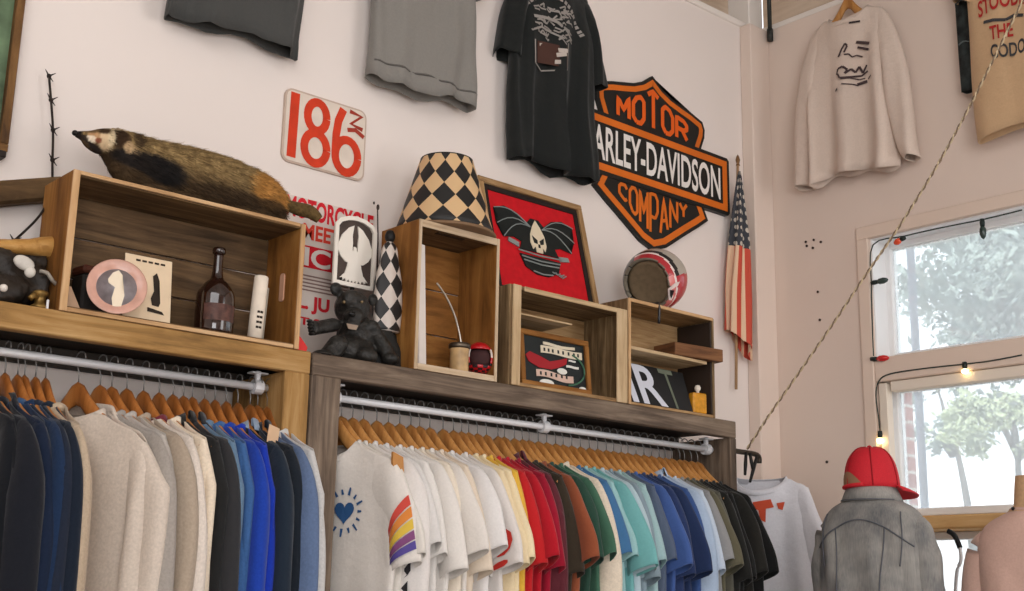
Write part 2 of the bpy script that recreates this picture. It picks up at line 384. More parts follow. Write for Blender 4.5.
RY, RZ = 2.985, 2.138
XL1 = 1.829
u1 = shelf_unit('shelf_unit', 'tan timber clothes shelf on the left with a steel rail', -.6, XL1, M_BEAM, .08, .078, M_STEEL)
X20, X21 = 1.836, 3.664
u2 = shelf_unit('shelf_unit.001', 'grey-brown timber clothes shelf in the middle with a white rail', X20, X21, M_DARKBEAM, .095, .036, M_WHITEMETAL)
# ================================================================== CRATES
def crate(name, label, x0, x1, z0, z1, d, mats, th=.012, back=True, y=FY, floor_=True, group=None, skip=()):
    """open-fronted wooden box, its mouth towards the room"""
    t = thing(name, label, 'crate', ((x0+x1)/2, y, z0), (0, 0, 0), group)
    w = x1-x0; h = z1-z0; ms, mt, mb, mi = mats
    def b(n, c, s, m, g): return box(n, c, s, m, t, None, .0015, g)
    if 'l' not in skip: b('side_panel', (-w/2+th/2, d/2, h/2), (th, d, h), ms, 2)
    b('side_panel', (w/2-th/2, d/2, h/2), (th, d, h), ms, 2)
    b('top_panel', (0, d/2, h-th/2), (w-2*th-.001, d, th), mt, 0)
    b('bottom_panel', (0, d/2, th/2), (w-2*th-.001, d, th), mb, 0)
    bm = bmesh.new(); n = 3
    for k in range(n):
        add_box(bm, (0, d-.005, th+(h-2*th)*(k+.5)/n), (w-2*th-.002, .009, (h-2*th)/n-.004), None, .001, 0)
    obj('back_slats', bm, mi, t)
    return t
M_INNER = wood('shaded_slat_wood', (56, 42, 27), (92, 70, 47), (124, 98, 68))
M_OLD = wood('old_box_wood', (56, 41, 25), (102, 77, 49), (140, 110, 75))
K1 = (PY(75, 168, FY).x-.004, PY(305, 227, FY).x, ZS, 2.592)
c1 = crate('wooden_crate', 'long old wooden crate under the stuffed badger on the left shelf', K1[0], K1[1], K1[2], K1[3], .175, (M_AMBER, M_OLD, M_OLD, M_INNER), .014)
bm = bmesh.new(); th = .014; w = K1[1]-K1[0]; h = K1[3]-K1[2]
add_box(bm, (-w/2+.009, -.003, h/2), (.018, .006, h), None, .001, 2); add_box(bm, (w/2-.007, -.003, h/2), (.014, .006, h), None, .001, 2)
add_box(bm, (0, -.003, h-.005), (w-.034, .006, .01), None, .001, 0); add_box(bm, (0, -.003, .005), (w-.034, .006, .01), None, .001, 0)
obj('front_edging', bm, M_EDGE, c1)
bm = bmesh.new(); add_poly(bm, rrect(-.009, -.04, .009, .04, .008), 0, .004, lambda x, y, z: Vector((w/2-th-z, .075+x*1.2, h*.52+y)))
obj('hand_slot', bm, plain('slot_light', (206, 158, 130), .8), c1)
K2 = (PY(419, 221, FY).x, PY(499.5, 238, FY).x, ZS, PY(459, 229, FY).z)
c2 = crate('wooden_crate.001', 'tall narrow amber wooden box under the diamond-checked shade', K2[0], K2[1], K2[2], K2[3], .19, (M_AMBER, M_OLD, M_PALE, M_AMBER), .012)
bm = bmesh.new(); w = K2[1]-K2[0]; h = K2[3]-K2[2]
for s in (-1, 1): add_box(bm, (s*(w/2-.006), -.002, h/2), (.011, .004, h), None, .001, 2)
add_box(bm, (0, -.002, h-.011), (w-.024, .004, .022), None, .001, 0); add_box(bm, (0, -.002, .009), (w-.024, .004, .018), None, .001, 0)
obj('front_edging', bm, wood('bleached_edge_wood', (150, 124, 96), (196, 172, 142), (214, 194, 168)), c2)
box('slot', (.0, .05, h-.0125), (.11, .018, .003), plain('slot_dark', (52, 38, 26), .8), c2)
K3 = (PY(510, 283, FY).x, PY(627, 312, FY).x, ZS, PY(560, 295, FY).z)
c3 = crate('wooden_crate.002', 'square weathered crate holding a dark painted picture, below the red picture', K3[0], K3[1]-.004, K3[2], K3[3], .20, (M_GREYWOOD, M_GREYWOOD, M_PALE, M_PALE), .012)
w = K3[1]-.004-K3[0]; h = K3[3]-K3[2]
wood('pale_post_wood', (146, 118, 84), (190, 162, 124), (212, 188, 154))
box('corner_post', (-w/2+.027, -.004, h/2), (.034, .008, h), MATS['pale_post_wood'], c3); box('corner_post', (w/2-.026, -.004, h/2), (.05, .008, h), MATS['pale_post_wood'], c3)
bm = bmesh.new(); add_box(bm, (0.005, -.003, h-.008), (w-.11, .006, .016), None, .0015, 0); obj('front_lip', bm, MATS['pale_post_wood'], c3)
box('inner_ledge', (-.09, .10, h*.74), (w*.45, .16, .006), MATS['pale_post_wood'], c3)
K4 = (PY(627.5, 312, FY).x, PY(714, 330, FY).x, ZS, PY(670, 308, FY).z)
c4 = crate('wooden_crate.003', 'open-topped shelf crate under the racing helmet at the right shelf end', K4[0], K4[1], K4[2], K4[3], .17, (M_GREYWOOD, M_PALE, M_PALE, M_PALE), .010)
w = K4[1]-K4[0]; h = K4[3]-K4[2]
box('side_panel', (w/2-.016, .085, h/2), (.008, .166, h-.03), plain('dark_side_panel', (52, 40, 32), .7), c4)  # darker inner facing over the right side
zmid = PY(630, 347, FY).z-K4[2]
box('middle_shelf', (-.012, .075, zmid), (w-.06, .15, .012), MATS['pale_post_wood'], c4)
bm = bmesh.new(); add_box(bm, (-w/2+.006, -.003, h/2), (.012, .006, h), None, .001, 2); add_box(bm, (0, -.003, h-.006), (w-.024, .006, .012), None, .001, 0); obj('front_edging', bm, M_EDGE, c4)
pa = PY(676, 349, FY); pb = PY(719, 350, FY)
o = box('timber_offcut', ((PY(676, 349, FY+.03).x+PY(719, 352, FY-.01).x)/2-.01, FY+.045, K4[2]+zmid+.031), (.235, .115, .046), wood('reddish_board_wood', (74, 46, 28), (112, 74, 46), (140, 98, 64)), None, rotz(-.12))
tag(o, 'short reddish-brown board end lying on the middle shelf below the helmet', 'board')
# ================================================================== THINGS IN AND ON THE CRATES
# ---- lampshade with harlequin diamonds
cx = (PY(398, 230, FY+.11).x+PY(491, 232, FY+.11).x)/2; r0 = .158; r1 = r0*.54
hh = .252
m_dia = diamond('harlequin_diamonds', (24, 23, 22), (214, 178, 132), 11, 3.3)
t = thing('lampshade', 'black and cream diamond-checked lampshade standing on the tall crate', 'lampshade', (cx-.006, FY+.11, K2[3]+.001))
prof = [(r0*.985, .006)]+[(r0+(r1-r0)*k/10, .006+(hh-.006)*k/10) for k in range(0, 11)]
lathe('shade', prof, m_dia, t, 48, cap=False)
lathe('top_disc', [(r1, hh-.001), (r1*.99, hh+.004), (r1*.9, hh+.006), (.004, hh+.006)], plain('shade_top', (40, 36, 32), .7), t, 48)
lathe('bottom_rim', [(r0*.97, 0), (r0*1.035, .001), (r0*1.04, .007), (r0*1.0, .011), (r0*.97, .008)], plain('shade_rim', (128, 100, 74), .6), t, 48)
# ---- red framed picture leaning on the wall
xl = PY(476, 178, WY-.03).x; xr = PY(579, 207, WY-.03).x; zt = (PY(476, 178, WY-.03).z+PY(579, 207, WY-.03).z)/2
ybot = WY-.03
while pj((xr, ybot, K3[3]+.004))[0] < 599.5 and ybot > FY: ybot -= .002
ybot = max(ybot, FY+.06)
lean = math.atan2(WY-.03-ybot, zt-K3[3]); Lp = math.hypot(WY-.03-ybot, zt-K3[3])
t = thing('framed_picture', 'large red picture of a bat-winged skull in a wooden frame', 'picture', ((xl+xr)/2, ybot, K3[3]+.004), (-lean, 0, 0))
W2 = (xr-xl)/2
def ring_frame(bm, x0, z0, x1, z1, fwid, y0, y1, bev=.002):
    yc = (y0+y1)/2; d = abs(y1-y0)
    add_box(bm, ((x0+x1)/2, yc, z1-fwid/2), (x1-x0, d, fwid), None, bev, 0); add_box(bm, ((x0+x1)/2, yc, z0+fwid/2), (x1-x0, d, fwid), None, bev, 0)
    add_box(bm, (x0+fwid/2, yc, (z0+z1)/2), (fwid, d, z1-z0-2*fwid), None, bev, 2); add_box(bm, (x1-fwid/2, yc, (z0+z1)/2), (fwid, d, z1-z0-2*fwid), None, bev, 2)
bm = bmesh.new(); ring_frame(bm, -W2, 0, W2, Lp, .022, -.012, .012); obj('frame', bm, M_PALE, t)
bm = bmesh.new(); ring_frame(bm, -W2+.022, .022, W2-.022, Lp-.022, .02, -.004, .004, .001); obj('mat_border', bm, plain('dark_mat', (36, 26, 22), .7), t)
m_red = plain('red_cloth', (196, 16, 28), .8, noise_s=40, noise_a=.1)
box('red_field', (0, .002, Lp/2), (2*W2-.084, .004, Lp-.084), m_red, t)
def P(x, y, z): return Vector((x, -z, y))
s = W2/.27
cxp, cyp = -.005*s, Lp*.56
def mp(x, y, z): return Vector(((x+cxp/s)*s, -z-.002, cyp+y*s))
bm = bmesh.new()
wing = [(.03, .055), (.09, .10), (.15, .115), (.205, .095), (.185, .06), (.20, .03), (.165, .015), (.175, -.02), (.12, -.01), (.06, -.03), (.03, -.02)]
add_poly(bm, wing, 0, .003, mp); add_poly(bm, [(-x, y) for x, y in wing], 0, .003, mp)
add_poly(bm, [(-.075, .0), (-.05, .06), (-.02, .09), (.02, .09), (.05, .06), (.075, .0), (.10, -.055), (-.10, -.055)], 0, .0035, mp)
add_poly(bm, [(-.105, -.075), (.105, -.075), (.085, -.125), (.03, -.15), (-.03, -.15), (-.085, -.125)], 0, .0035, mp)
obj('bat_wings', bm, plain('print_black', (24, 28, 26), .7), t)
m_rib = plain('print_grey', (136, 142, 140), .7)
bm = bmesh.new()
for sgn in (1, -1):
    for e in ((.205, .095), (.20, .03), (.175, -.02)):
        pts = [mp(sgn*(.03+(e[0]-.03)*k/6), .05+(e[1]-.05)*k/6+.03*math.sin(PI*k/6), .005) for k in range(7)]
        add_tube(bm, pts, .0022*s, 5)
for y, x in ((-.062, .11), (-.085, .098), (-.10, .09), (-.14, .05)): add_tube(bm, [mp(-x, y, .005), mp(0, y-.006, .005), mp(x, y, .005)], .003*s, 5)
for k in range(7): add_tube(bm, [mp(.05+k*.008, -.125-.003*k, .005), mp(.06+k*.01, -.13+.004*(k % 2), .005)], .0025*s, 5)
add_poly(bm, [(.10, -.05), (.15, -.045), (.155, -.062), (.105, -.07)], 0, .004, mp); add_poly(bm, [(-.10, -.03), (-.15, -.018), (-.155, -.035), (-.105, -.05)], 0, .004, mp)
obj('wing_ribs', bm, m_rib, t)
bm = bmesh.new()
add_poly(bm, [(0, .085), (.02, .055), (.036, .02), (.04, -.02), (.03, -.045), (.018, -.03), (.016, -.055), (-.016, -.055), (-.018, -.03), (-.032, -.045), (-.042, -.015), (-.036, .02), (-.02, .055)], .003, .006, mp)
obj('hooded_face', bm, plain('print_cream', (222, 206, 178), .7), t)
bm = bmesh.new()
add_poly(bm, [(-.03, .012), (-.006, -.004), (-.008, -.02), (-.024, -.016)], .006, .008, mp); add_poly(bm, [(.03, .012), (.006, -.004), (.008, -.02), (.024, -.016)], .006, .008, mp)
add_poly(bm, [(-.004, -.02), (.004, -.02), (.005, -.034), (-.005, -.034)], .006, .008, mp)
obj('eye_sockets', bm, MATS['print_black'], t)
# ---- helmet
hc = PY(655, 280, FY+.085); D = (hc-Vector((0, 0, EYE))).dot(fw); hr = 31.5/F_PX*D
t = thing('racing_helmet', 'red, black and silver racing helmet on the open-topped crate', 'helmet', (hc.x, hc.y, K4[3]+.002))
zc = hc.z-K4[3]-.002
toC = (Vector((0, 0, EYE))-hc).normalized()
face = PY(643, 287, FY-.01); fdir = (face-hc).normalized()
fdir = (toC*.87 - rt*.42 - up*.22).normalized()
side = fdir.cross(Vector((0, 0, 1))).normalized(); upv = side.cross(fdir).normalized()
bm = bmesh.new(); NU, NV = 128, 80
mats_h = [plain('helmet_silver', (176, 168, 156), .3, .1, coat=.5), plain('helmet_red', (178, 42, 50), .3, coat=.6), plain('helmet_black', (26, 24, 26), .3, coat=.5), plain('helmet_white', (232, 214, 208), .4), plain('helmet_rim', (120, 112, 98), .5), plain('helmet_pink', (214, 120, 116), .35, coat=.5)]
V = {}
def hp(i, j):
    th = .0+PI*j/NV; ph = 2*PI*i/NU            # th from the opening axis
    d = fdir*math.cos(th)+(side*math.cos(ph)+upv*math.sin(ph))*math.sin(th)
    p = Vector((d.x*hr*1.0, d.y*hr*1.04, d.z*hr*1.0))
    if p.z < -zc+.012: p *= 1.0
    p.z = max(p.z, -zc)
    return p
rim = .82
for j in range(NV+1):
    for i in range(NU): V[i, j] = bm.verts.new(hp(i, j)+Vector((0, 0, zc)))
for j in range(NV):
    for i in range(NU):
        th = PI*(j+.5)/NV; ph = 2*PI*(i+.5)/NU; sx = math.cos(ph)
        edge = rim*(1+.16*abs(math.sin(ph)))
        if th < edge: continue
        f = bm.faces.new((V[i, j], V[(i+1) % NU, j], V[(i+1) % NU, j+1], V[i, j+1]))
        right = sx < 0                           # side x fdir handedness fixed below
        d = th-edge
        a = math.sin(ph)
        if d < .035: mi = 4
        elif (side*sx).dot(rt) < .15 and a < .92: mi = 2
        elif d < .24: mi = 1 if a > .2 else 5
        elif d < .30: mi = 3
        elif d < .46 and a > .1: mi = 2
        elif d < .8 and a <= .1: mi = 1
        elif a > .05: mi = 0
        else: mi = 1
        f.material_index = mi
for v in [v for v in bm.verts if not v.link_faces]: bm.verts.remove(v)
sh = obj('shell', bm, mats_h, t, True, solid=.012)
bm = bmesh.new(); bmesh.ops.create_uvsphere(bm, u_segments=32, v_segments=20, radius=hr*.86, matrix=Matrix.Translation((0, 0, zc)))
for v in bm.verts: v.co.z = max(v.co.z, .012)
fin = Vector((0, 0, zc))
lin = obj('lining', bm, plain('helmet_lining', (112, 96, 74), .9, noise_s=60), t, True)
for v in lin.data.vertices:
    d = (v.co-fin)
    k = d.normalized().dot(fdir)
    if k > .6: v.co = fin+d-fdir*(k-.6)*hr*1.1
bm = bmesh.new()
q = (fdir*.30+side*(.86 if side.dot(rt) > 0 else -.86)-Vector((0, 0, .40))).normalized()
e1 = q.cross(Vector((0, 0, 1))).normalized(); e1 = e1 if e1.dot(rt) > 0 else -e1; e2 = Vector((0, 0, 1))-q*q.z; e2.normalize()
def hm(x, y, z):
    d = (q+e1*x+e2*y).normalized(); return fin+Vector((d.x, d.y*1.04, d.z))*(hr+.002+z)
add_poly(bm, [(-.34, -.02), (-.16, .22), (.02, .30), (.0, -.34), (-.10, -.36)], 0, .002, hm); obj('white_mark', bm, mats_h[3], t)
bm = bmesh.new(); add_poly(bm, [(-.26, -.02), (-.10, .0), (-.06, -.28), (-.16, -.2)], .002, .003, hm); obj('black_mark', bm, mats_h[2], t)
fp = fin+fdir*hr*.80-Vector((0, 0, hr*.62))
tube('chin_strap', [tuple(fp), (fp.x, -.0885, .004), (fp.x, -.0915, -.012), (fp.x-.002, -.0915, -.05), (fp.x-.004, -.0915, -.07)], .005, mats_h[2], t, 8)
# ---- stuffed badger
bx = lambda u, v: PY(u, v, FY+.10)
ax = [(75, 134, .008), (83, 136, .014), (92, 139.5, .026), (103, 142, .036), (116, 145.5, .043), (131, 151, .048), (150, 159, .053), (172, 166, .060), (196, 172, .063), (222, 180, .063), (245, 188, .060), (262, 194, .053), (276, 201, .037), (284, 207, .02)]
pts = spline([tuple(bx(u, v)) for u, v, r in ax], 4)
rad = [q.x for q in spline([(r, 0, 0) for u, v, r in ax], 4)]
t = thing('stuffed_badger', 'stuffed brown badger lying along the top of the long crate', 'taxidermy animal', (pts[24].x, FY+.10, K1[3]))
O = t.location
bm = bmesh.new(); rings = []; N = 28
base = K1[3]+.002
for i, p in enumerate(pts):
    r = rad[i]; x, y = frame_at(pts, i); ring = []
    for j in range(N):
        a = 2*PI*j/N; c, s = math.cos(a), math.sin(a)
        q = p + x*c*r*1.12 + y*s*r*(1.0 if s > 0 else .92)
        fr = i/len(pts)
        if s < 0 and fr > .24:
            k = min(1, (fr-.24)/.14); q.z = q.z*(1-k)+(p.z+s*(p.z-base))*k
        ring.append(q-O)
    rings.append(ring)
add_loft(bm, rings, True, True)
# haunch and shoulder bulges, ears, legs are lumps of the same continuous body
def lump(bm, c, s, rot=None):
    r = bmesh.ops.create_uvsphere(bm, u_segments=18, v_segments=12, radius=1)
    M = Matrix.Translation(c) @ (rot or Matrix.Identity(4)) @ Matrix.Diagonal((*s, 1))
    for v in r['verts']: v.co = M @ v.co
hq = bx(262, 199)-O; lump(bm, hq+Vector((-.004, -.034, -.004)), (.05, .036, .052))
sq = bx(146, 167)-O; lump(bm, sq+Vector((.0, -.03, -.004)), (.036, .03, .034))
fl = bx(152, 178)-O; lump(bm, Vector((fl.x+.008, -.058, .012)), (.07, .016, .014), roty(.05)); lump(bm, Vector((fl.x+.07, -.062, .011)), (.022, .016, .011))
hl = bx(246, 207)-O; lump(bm, Vector((hl.x, -.058, .014)), (.06, .02, .014)); lump(bm, Vector((hl.x-.055, -.062, .011)), (.022, .015, .011))
er = bx(113, 146)-O; lump(bm, er+Vector((.0, -.028, .006)), (.009, .006, .012))
lump(bm, bx(116, 138)-O+Vector((.004, .03, .0)), (.009, .006, .010))
lump(bm, bx(88, 146)-O+Vector((.006, -.006, -.004)), (.03, .012, .008), roty(.42))
m_fur, nt, b = newmat('badger_fur')
at = nt.nodes.new('ShaderNodeAttribute'); at.attribute_name = 'fur_colour'; nt.links.new(at.outputs['Color'], b.inputs['Base Color']); b.inputs['Roughness'].default_value = .85; b.inputs['Specular IOR Level'].default_value = .15
body = obj('body', bm, m_fur, t, True)
rm = body.modifiers.new('join', 'REMESH'); rm.mode = 'VOXEL'; rm.voxel_size = .0045
bpy.context.view_layer.update()
me2 = bpy.data.meshes.new_from_object(body.evaluated_get(bpy.context.evaluated_depsgraph_get()))
body.modifiers.clear(); body.data = me2
bmx = bmesh.new(); bmx.from_mesh(me2)
for _ in range(3): bmesh.ops.smooth_vert(bmx, verts=bmx.verts, factor=.5, use_axis_x=True, use_axis_y=True, use_axis_z=True)
bmx.to_mesh(me2); bmx.free(); me2.shade_smooth()
if not me2.materials: me2.materials.append(m_fur)
# coat colours of the animal itself, by place on the body
HX = [bx(u, 150).x-O.x for u in (76, 84, 95, 101, 108, 116, 124, 136, 160, 200, 240, 262)]
def mixc(a, b, k): k = max(0, min(1, k)); return tuple(x+(y-x)*k for x, y in zip(a, b))
rows = [(pts[i]-O, rad[i]) for i in range(len(pts))]
AX = [(bx(u, v).x-O.x, u) for u, v, r in ax]
def along(x):
    if x <= AX[0][0]: return AX[0][1]
    for (xa, ua), (xb, ub) in zip(AX[:-1], AX[1:]):
        if x <= xb: return ua+(ub-ua)*(x-xa)/(xb-xa)
    return AX[-1][1]
# coat patches: station along the body, height (1 back, -1 belly), reach, colour, strength
PATCH = [(262, -.1, 24, 1.0, (178, 124, 62), .85), (240, -.95, 60, .35, (58, 44, 30), .8), (150, -.75, 26, .62, (30, 27, 26), 1.), (128, -.85, 22, .5, (34, 29, 26), 1.),
         (113, .25, 9, .75, (54, 38, 24), 1.), (130, .35, 5, .5, (52, 38, 26), .8), (121, -.30, 5, .36, (186, 156, 118), .9), (100, -.1, 6.5, .8, (212, 184, 146), 1.), (105, .2, 3.2, .9, (216, 196, 160), .9),
         (99, .78, 7, .45, (58, 42, 26), 1.), (112, .95, 13, .25, (196, 176, 142), .6), (90, .1, 5, .6, (176, 136, 98), .9), (88, .85, 8, .45, (104, 82, 54), .9), (88, -.35, 5, .4, (228, 212, 188), .9), (94, -.30, 3, .25, (120, 60, 40), .8),
         (92, -1., 10, .3, (36, 28, 24), 1.), (76, 0, 4.5, 3, (26, 21, 20), 1.), (81, -.6, 5, .5, (40, 32, 28), .8)]
def furcol(p, jit=0):
    i = min(range(len(rows)), key=lambda k: abs(rows[k][0].x-p.x)); q, r = rows[i]; v = (p.z-q.z)/max(.006, r); u = along(p.x)
    n = noise.noise(p*60)*.5+noise.noise(Vector((p.x*240, p.y*50, p.z*60)))*.6
    c = mixc((112, 90, 58), (164, 138, 94), .45+n*1.1)
    c = mixc(c, (70, 54, 36), (-.15-v)*1.2+n*.3)
    for u0, v0, ru, rv, col, st in PATCH:
        d = ((u-u0)/ru)**2+((v-v0)/rv)**2+n*.25
        c = mixc(c, col, st*max(0, min(1, (1.25-d)*1.6)))
    k = 1+n*.3+jit
    return tuple(min(1, max(0, q*k)) for q in srgb(c))+(1,)
for v in me2.vertices:
    u_ = along(v.co.x)
    if u_ > 108 and v.co.z > .004:
        nz = noise.noise(Vector((v.co.x*55, v.co.y*75, v.co.z*75)))*.0035+noise.noise(Vector((v.co.x*140, v.co.y*160, v.co.z*160)))*.0022
        v.co += v.normal*nz
ca = me2.color_attributes.new('fur_colour', 'FLOAT_COLOR', 'POINT')
for v in me2.vertices: ca.data[v.index].color = furcol(v.co)
# guard hairs lying back along the body
bm = bmesh.new(); cl = bm.verts.layers.float_color.new('fur_colour'); rr = random.Random(3)
polys = [p for p in me2.polygons if p.center.x > HX[3] and p.normal.y < .5]
for k in range(15000):
    p = rr.choice(polys); n = p.normal
    if n.y > .5: continue
    tdir = (Vector((1, 0, -.22))-n*Vector((1, 0, -.22)).dot(n)).normalized()
    L = .010+.014*rr.random()
    if p.center.x < HX[6]: L *= .4
    a = p.center+Vector((rr.uniform(-.003, .003), rr.uniform(-.003, .003), rr.uniform(-.003, .003)))-n*.001
    b2 = a+tdir*L+n*L*.36+Vector((0, 0, -.12*L)); w = n.cross(tdir)*.0010
    if b2.z < .001: continue
    c = furcol(p.center, rr.uniform(-.55, .6)); vs = [bm.verts.new(a-w), bm.verts.new(a+w), bm.verts.new(b2)]
    for v in vs: v[cl] = c
    bm.faces.new(vs)
tag(obj('guard_hair', bm, m_fur, t, 'raw'), kind='stuff')
tl = [tuple(bx(280, 203)-O), tuple(bx(292, 211)-O+Vector((0, -.03, 0))), tuple(bx(301, 216)-O+Vector((0, -.05, 0))), tuple(bx(308, 224)-O+Vector((0, -.06, 0)))]
bm = bmesh.new(); add_tube(bm, spline(tl, 5), [.012+.008*math.sin(PI*k/15) for k in range(16)], 10)
tail = obj('tail', bm, plain('badger_tail', (92, 72, 40), .9, noise_s=90, noise_a=.4, bump=.5), t, True)
bm = bmesh.new(); bmesh.ops.create_uvsphere(bm, u_segments=12, v_segments=8, radius=.0036, matrix=Matrix.Translation(bx(98, 134.5)-O+Vector((0, -.02, -.002)))); obj('eye', bm, plain('glass_eye', (14, 10, 8), .1), t, True)
bm = bmesh.new(); bmesh.ops.create_uvsphere(bm, u_segments=12, v_segments=8, radius=.0078, matrix=Matrix.Translation(bx(75, 133)-O) @ Matrix.Diagonal((1, 1.1, .95, 1))); obj('nose', bm, plain('badger_nose', (20, 16, 16), .35), t, True)
# ---- in the long crate: plate, card, bottle, tube
zb = ZS+.0145
def base_at(u, v, Y): q = PY(u, v, Y); return q
q = PY(117, 285, FY+.03); pr = 29.5/F_PX*(q-Vector((0, 0, EYE))).dot(fw)
t = thing('souvenir_plate', 'pink-rimmed round plate with a pale figure, leaning in the long crate', 'plate', (q.x, FY+.03, zb), (-.16, 0, R(-18)))
def plate_ring(prof): return [[Vector((r*math.cos(2*PI*j/48), -y, pr+r*math.sin(2*PI*j/48))) for j in range(48)] for r, y in prof]
bm = bmesh.new(); add_loft(bm, plate_ring([(.001, .006), (pr*.6, .006), (pr*.68, .009), (pr*.97, .017), (pr, .016), (pr*.97, .013), (pr*.66, .004), (.001, .001)])); obj('plate', bm, plain('pink_china', (206, 158, 140), .25, coat=.4, noise_s=30, noise_a=.12), t, True)
bm = bmesh.new(); add_loft(bm, plate_ring([(.001, .0075), (pr*.62, .0075), (pr*.68, .0085)])); obj('centre_picture', bm, plain('china_blue_grey', (190, 186, 192), .25, coat=.4, noise_s=45, noise_a=.2), t, True)
bm = bmesh.new(); mpf = lambda x, y, z: Vector((x, -.008-z, pr+y))
add_poly(bm, [(-.012, .038), (.002, .046), (.012, .034), (.01, .01), (.02, -.02), (.012, -.06), (-.004, -.066), (-.01, -.03), (-.004, .0), (-.02, .01), (-.022, .02)], 0, .0015, mpf)
obj('painted_figure', bm, plain('china_cream', (238, 222, 196), .3), t)
pa, pb = PY(126, 312, FY+.06), PY(168, 320, FY+.06); ph = PY(147, 262, FY+.06).z-pa.z
t = thing('picture_card', 'cream printed card standing behind the pink plate', 'card', ((pa.x+pb.x)/2, FY+.062, zb), (-.1, 0, 0))
cw_ = (pb.x-pa.x)+.015
box('card', (0, 0, .09), (cw_, .004, .18), plain('cream_card', (226, 202, 170), .7, noise_s=20, noise_a=.06), t)
bm = bmesh.new(); mpf = lambda x, y, z: Vector((x, -.003-z, y))
for pts_ in ([(.012, .13), (.022, .14), (.03, .12), (.024, .09), (.034, .06), (.03, .05), (.012, .052), (.008, .07), (.016, .09)], [(.0, .045), (.04, .038), (.046, .03), (.0, .034)]): add_poly(bm, pts_, 0, .001, mpf)
obj('dark_drawing', bm, plain('ink_brown', (46, 36, 28), .8), t)
bm = bmesh.new()
for k in range(5): add_box(bm, (-.03+k*.017, -.003, .166), (.012, .001, .005), None, 0)
obj('caption_lines', bm, MATS['ink_brown'], t)
q = PY(213, 332, FY+.055); bw = 19.5/F_PX*(q-Vector((0, 0, EYE))).dot(fw)
m_bot = plain('dark_brown_glass', (38, 20, 14), .08, spec=.6, coat=.6)
bh = PY(214, 247, FY+.055).z-zb
t = thing('glass_bottle', 'dark brown round-bellied glass bottle in the long crate', 'bottle', (q.x, FY+.055, zb))
pf = smooth_prof([(bw*.9, 0), (bw, .012), (bw, .085), (bw*.93, .112), (bw*.62, .137), (bw*.34, .152), (bw*.26, .18), (bw*.25, bh-.018)], 4)
lathe('bottle_body', [(.001, 0)]+pf, m_bot, t, 32)
lathe('bottle_lip', [(bw*.26, bh-.018), (bw*.34, bh-.016), (bw*.34, bh-.003), (bw*.28, bh), (.001, bh)], m_bot, t, 24)
bm = bmesh.new(); rings = [[Vector((math.cos(a)*(bw+.0008), math.sin(a)*(bw+.0008), z)) for a in [R(-150+k*6) for k in range(19)]] for z in (.03, .075)]
add_loft(bm, rings, False); obj('label', bm, plain('bottle_reflection', (84, 54, 46), .5, noise_s=60, noise_a=.5), t, True)  # patch painted as a reddish reflection on the glass, no real label
qa = PY(256, 337, FY+.02); tr_ = .0195
t = thing('rolled_paper', 'white paper roll standing upright at the right of the long crate', 'paper roll', (qa.x, FY+.028, zb), (0, R(3), 0))
tha = PY(259, 276, FY+.028).z-zb
lathe('paper', [(.001, 0), (tr_, 0), (tr_*1.02, .06), (tr_*.98, tha-.004), (tr_*.9, tha), (tr_*.75, tha-.002), (tr_*.7, tha-.02), (.001, tha-.02)], plain('roll_paper', (228, 214, 196), .7, noise_s=35, noise_a=.07), t, 24)
bm = bmesh.new()
for k in range(4):
    for a in (-110, -86): add_box(bm, (math.cos(R(a))*tr_*1.02, math.sin(R(a))*tr_*1.02, .03+k*.014), (.007, .003, .006), rotz(R(a+90)), 0)
obj('printed_marks', bm, MATS['ink_brown'], t)
box('inner_sheet', (tr_+.007, .01, .075), (.006, .016, .15), plain('grey_sheet', (150, 142, 128), .7), t)
q = PY(90, 303, FY+.09)
t = thing('dark_box', 'dark leather box tucked behind the pink plate', 'box', (q.x+.01, FY+.12, zb), (0, 0, R(6)))
box('box_body', (0, 0, .055), (.075, .06, .11), M_DARK, t, None, .006); box('box_lid', (0, 0, .122), (.079, .064, .02), plain('brown_lid', (84, 44, 30), .6), t, None, .005)
qa, qb = PY(73, 287, FY+.02), PY(85, 306, FY+.02)
o = poly('folded_card', [(0, 0), (.034, 0), (.006, .052), (0, .052)], 0, .004, lambda x, y, z: Vector((x, -z, y)), plain('kraft_card', (168, 138, 112), .8)); o.location = (K1[0]+.026, FY+.022, zb)
tag(o, 'small folded kraft card leaning inside the left end of the long crate', 'card')
# ---- in the tall box: board, gourd cup with straw, little helmet
zb2 = ZS+.0125
ya, yb2 = FY+.008, FY+.16
t = box('white_board', (0, 0, 0), (.034, .010, .372), plain('pale_board', (222, 212, 204), .7, noise_s=18, noise_a=.05)); t.location = (K2[0]+.042, FY+.03, zb2+.189); t.rotation_euler = (0, R(-4), R(12))
tag(t, 'tall pale board leaning against the left side inside the tall box', 'board')
q = PY(459, 366, FY+.035)
t = thing('gourd_cup', 'small horn cup with a bent metal straw in the tall box', 'cup', (q.x, FY+.035, zb2))
lathe('cup', [(.001, 0), (.027, 0), (.029, .008), (.0285, .07), (.031, .084), (.029, .088), (.026, .082), (.025, .03), (.001, .028)], plain('horn', (190, 156, 110), .35, noise_s=22, noise_a=.3), t, 28)
lathe('metal_rim', [(.0305, .078), (.034, .082), (.034, .092), (.030, .095), (.0275, .092), (.0275, .082)], plain('dull_pewter', (98, 88, 76), .35, .8), t, 28)
e0 = PY(437, 283, FY+.02)-t.location; e1 = PY(455, 316, FY+.03)-t.location
tube('metal_straw', spline([(.002, 0, .04), (.006, -.002, .085), tuple(e1+Vector((.004, 0, -.01))), tuple((e0+e1)*.5+Vector((.004, 0, .004))), tuple(e0)], 5), .003, plain('silver_straw', (188, 180, 168), .3, .8), t, 8)
q = PY(480, 358, FY+.045)
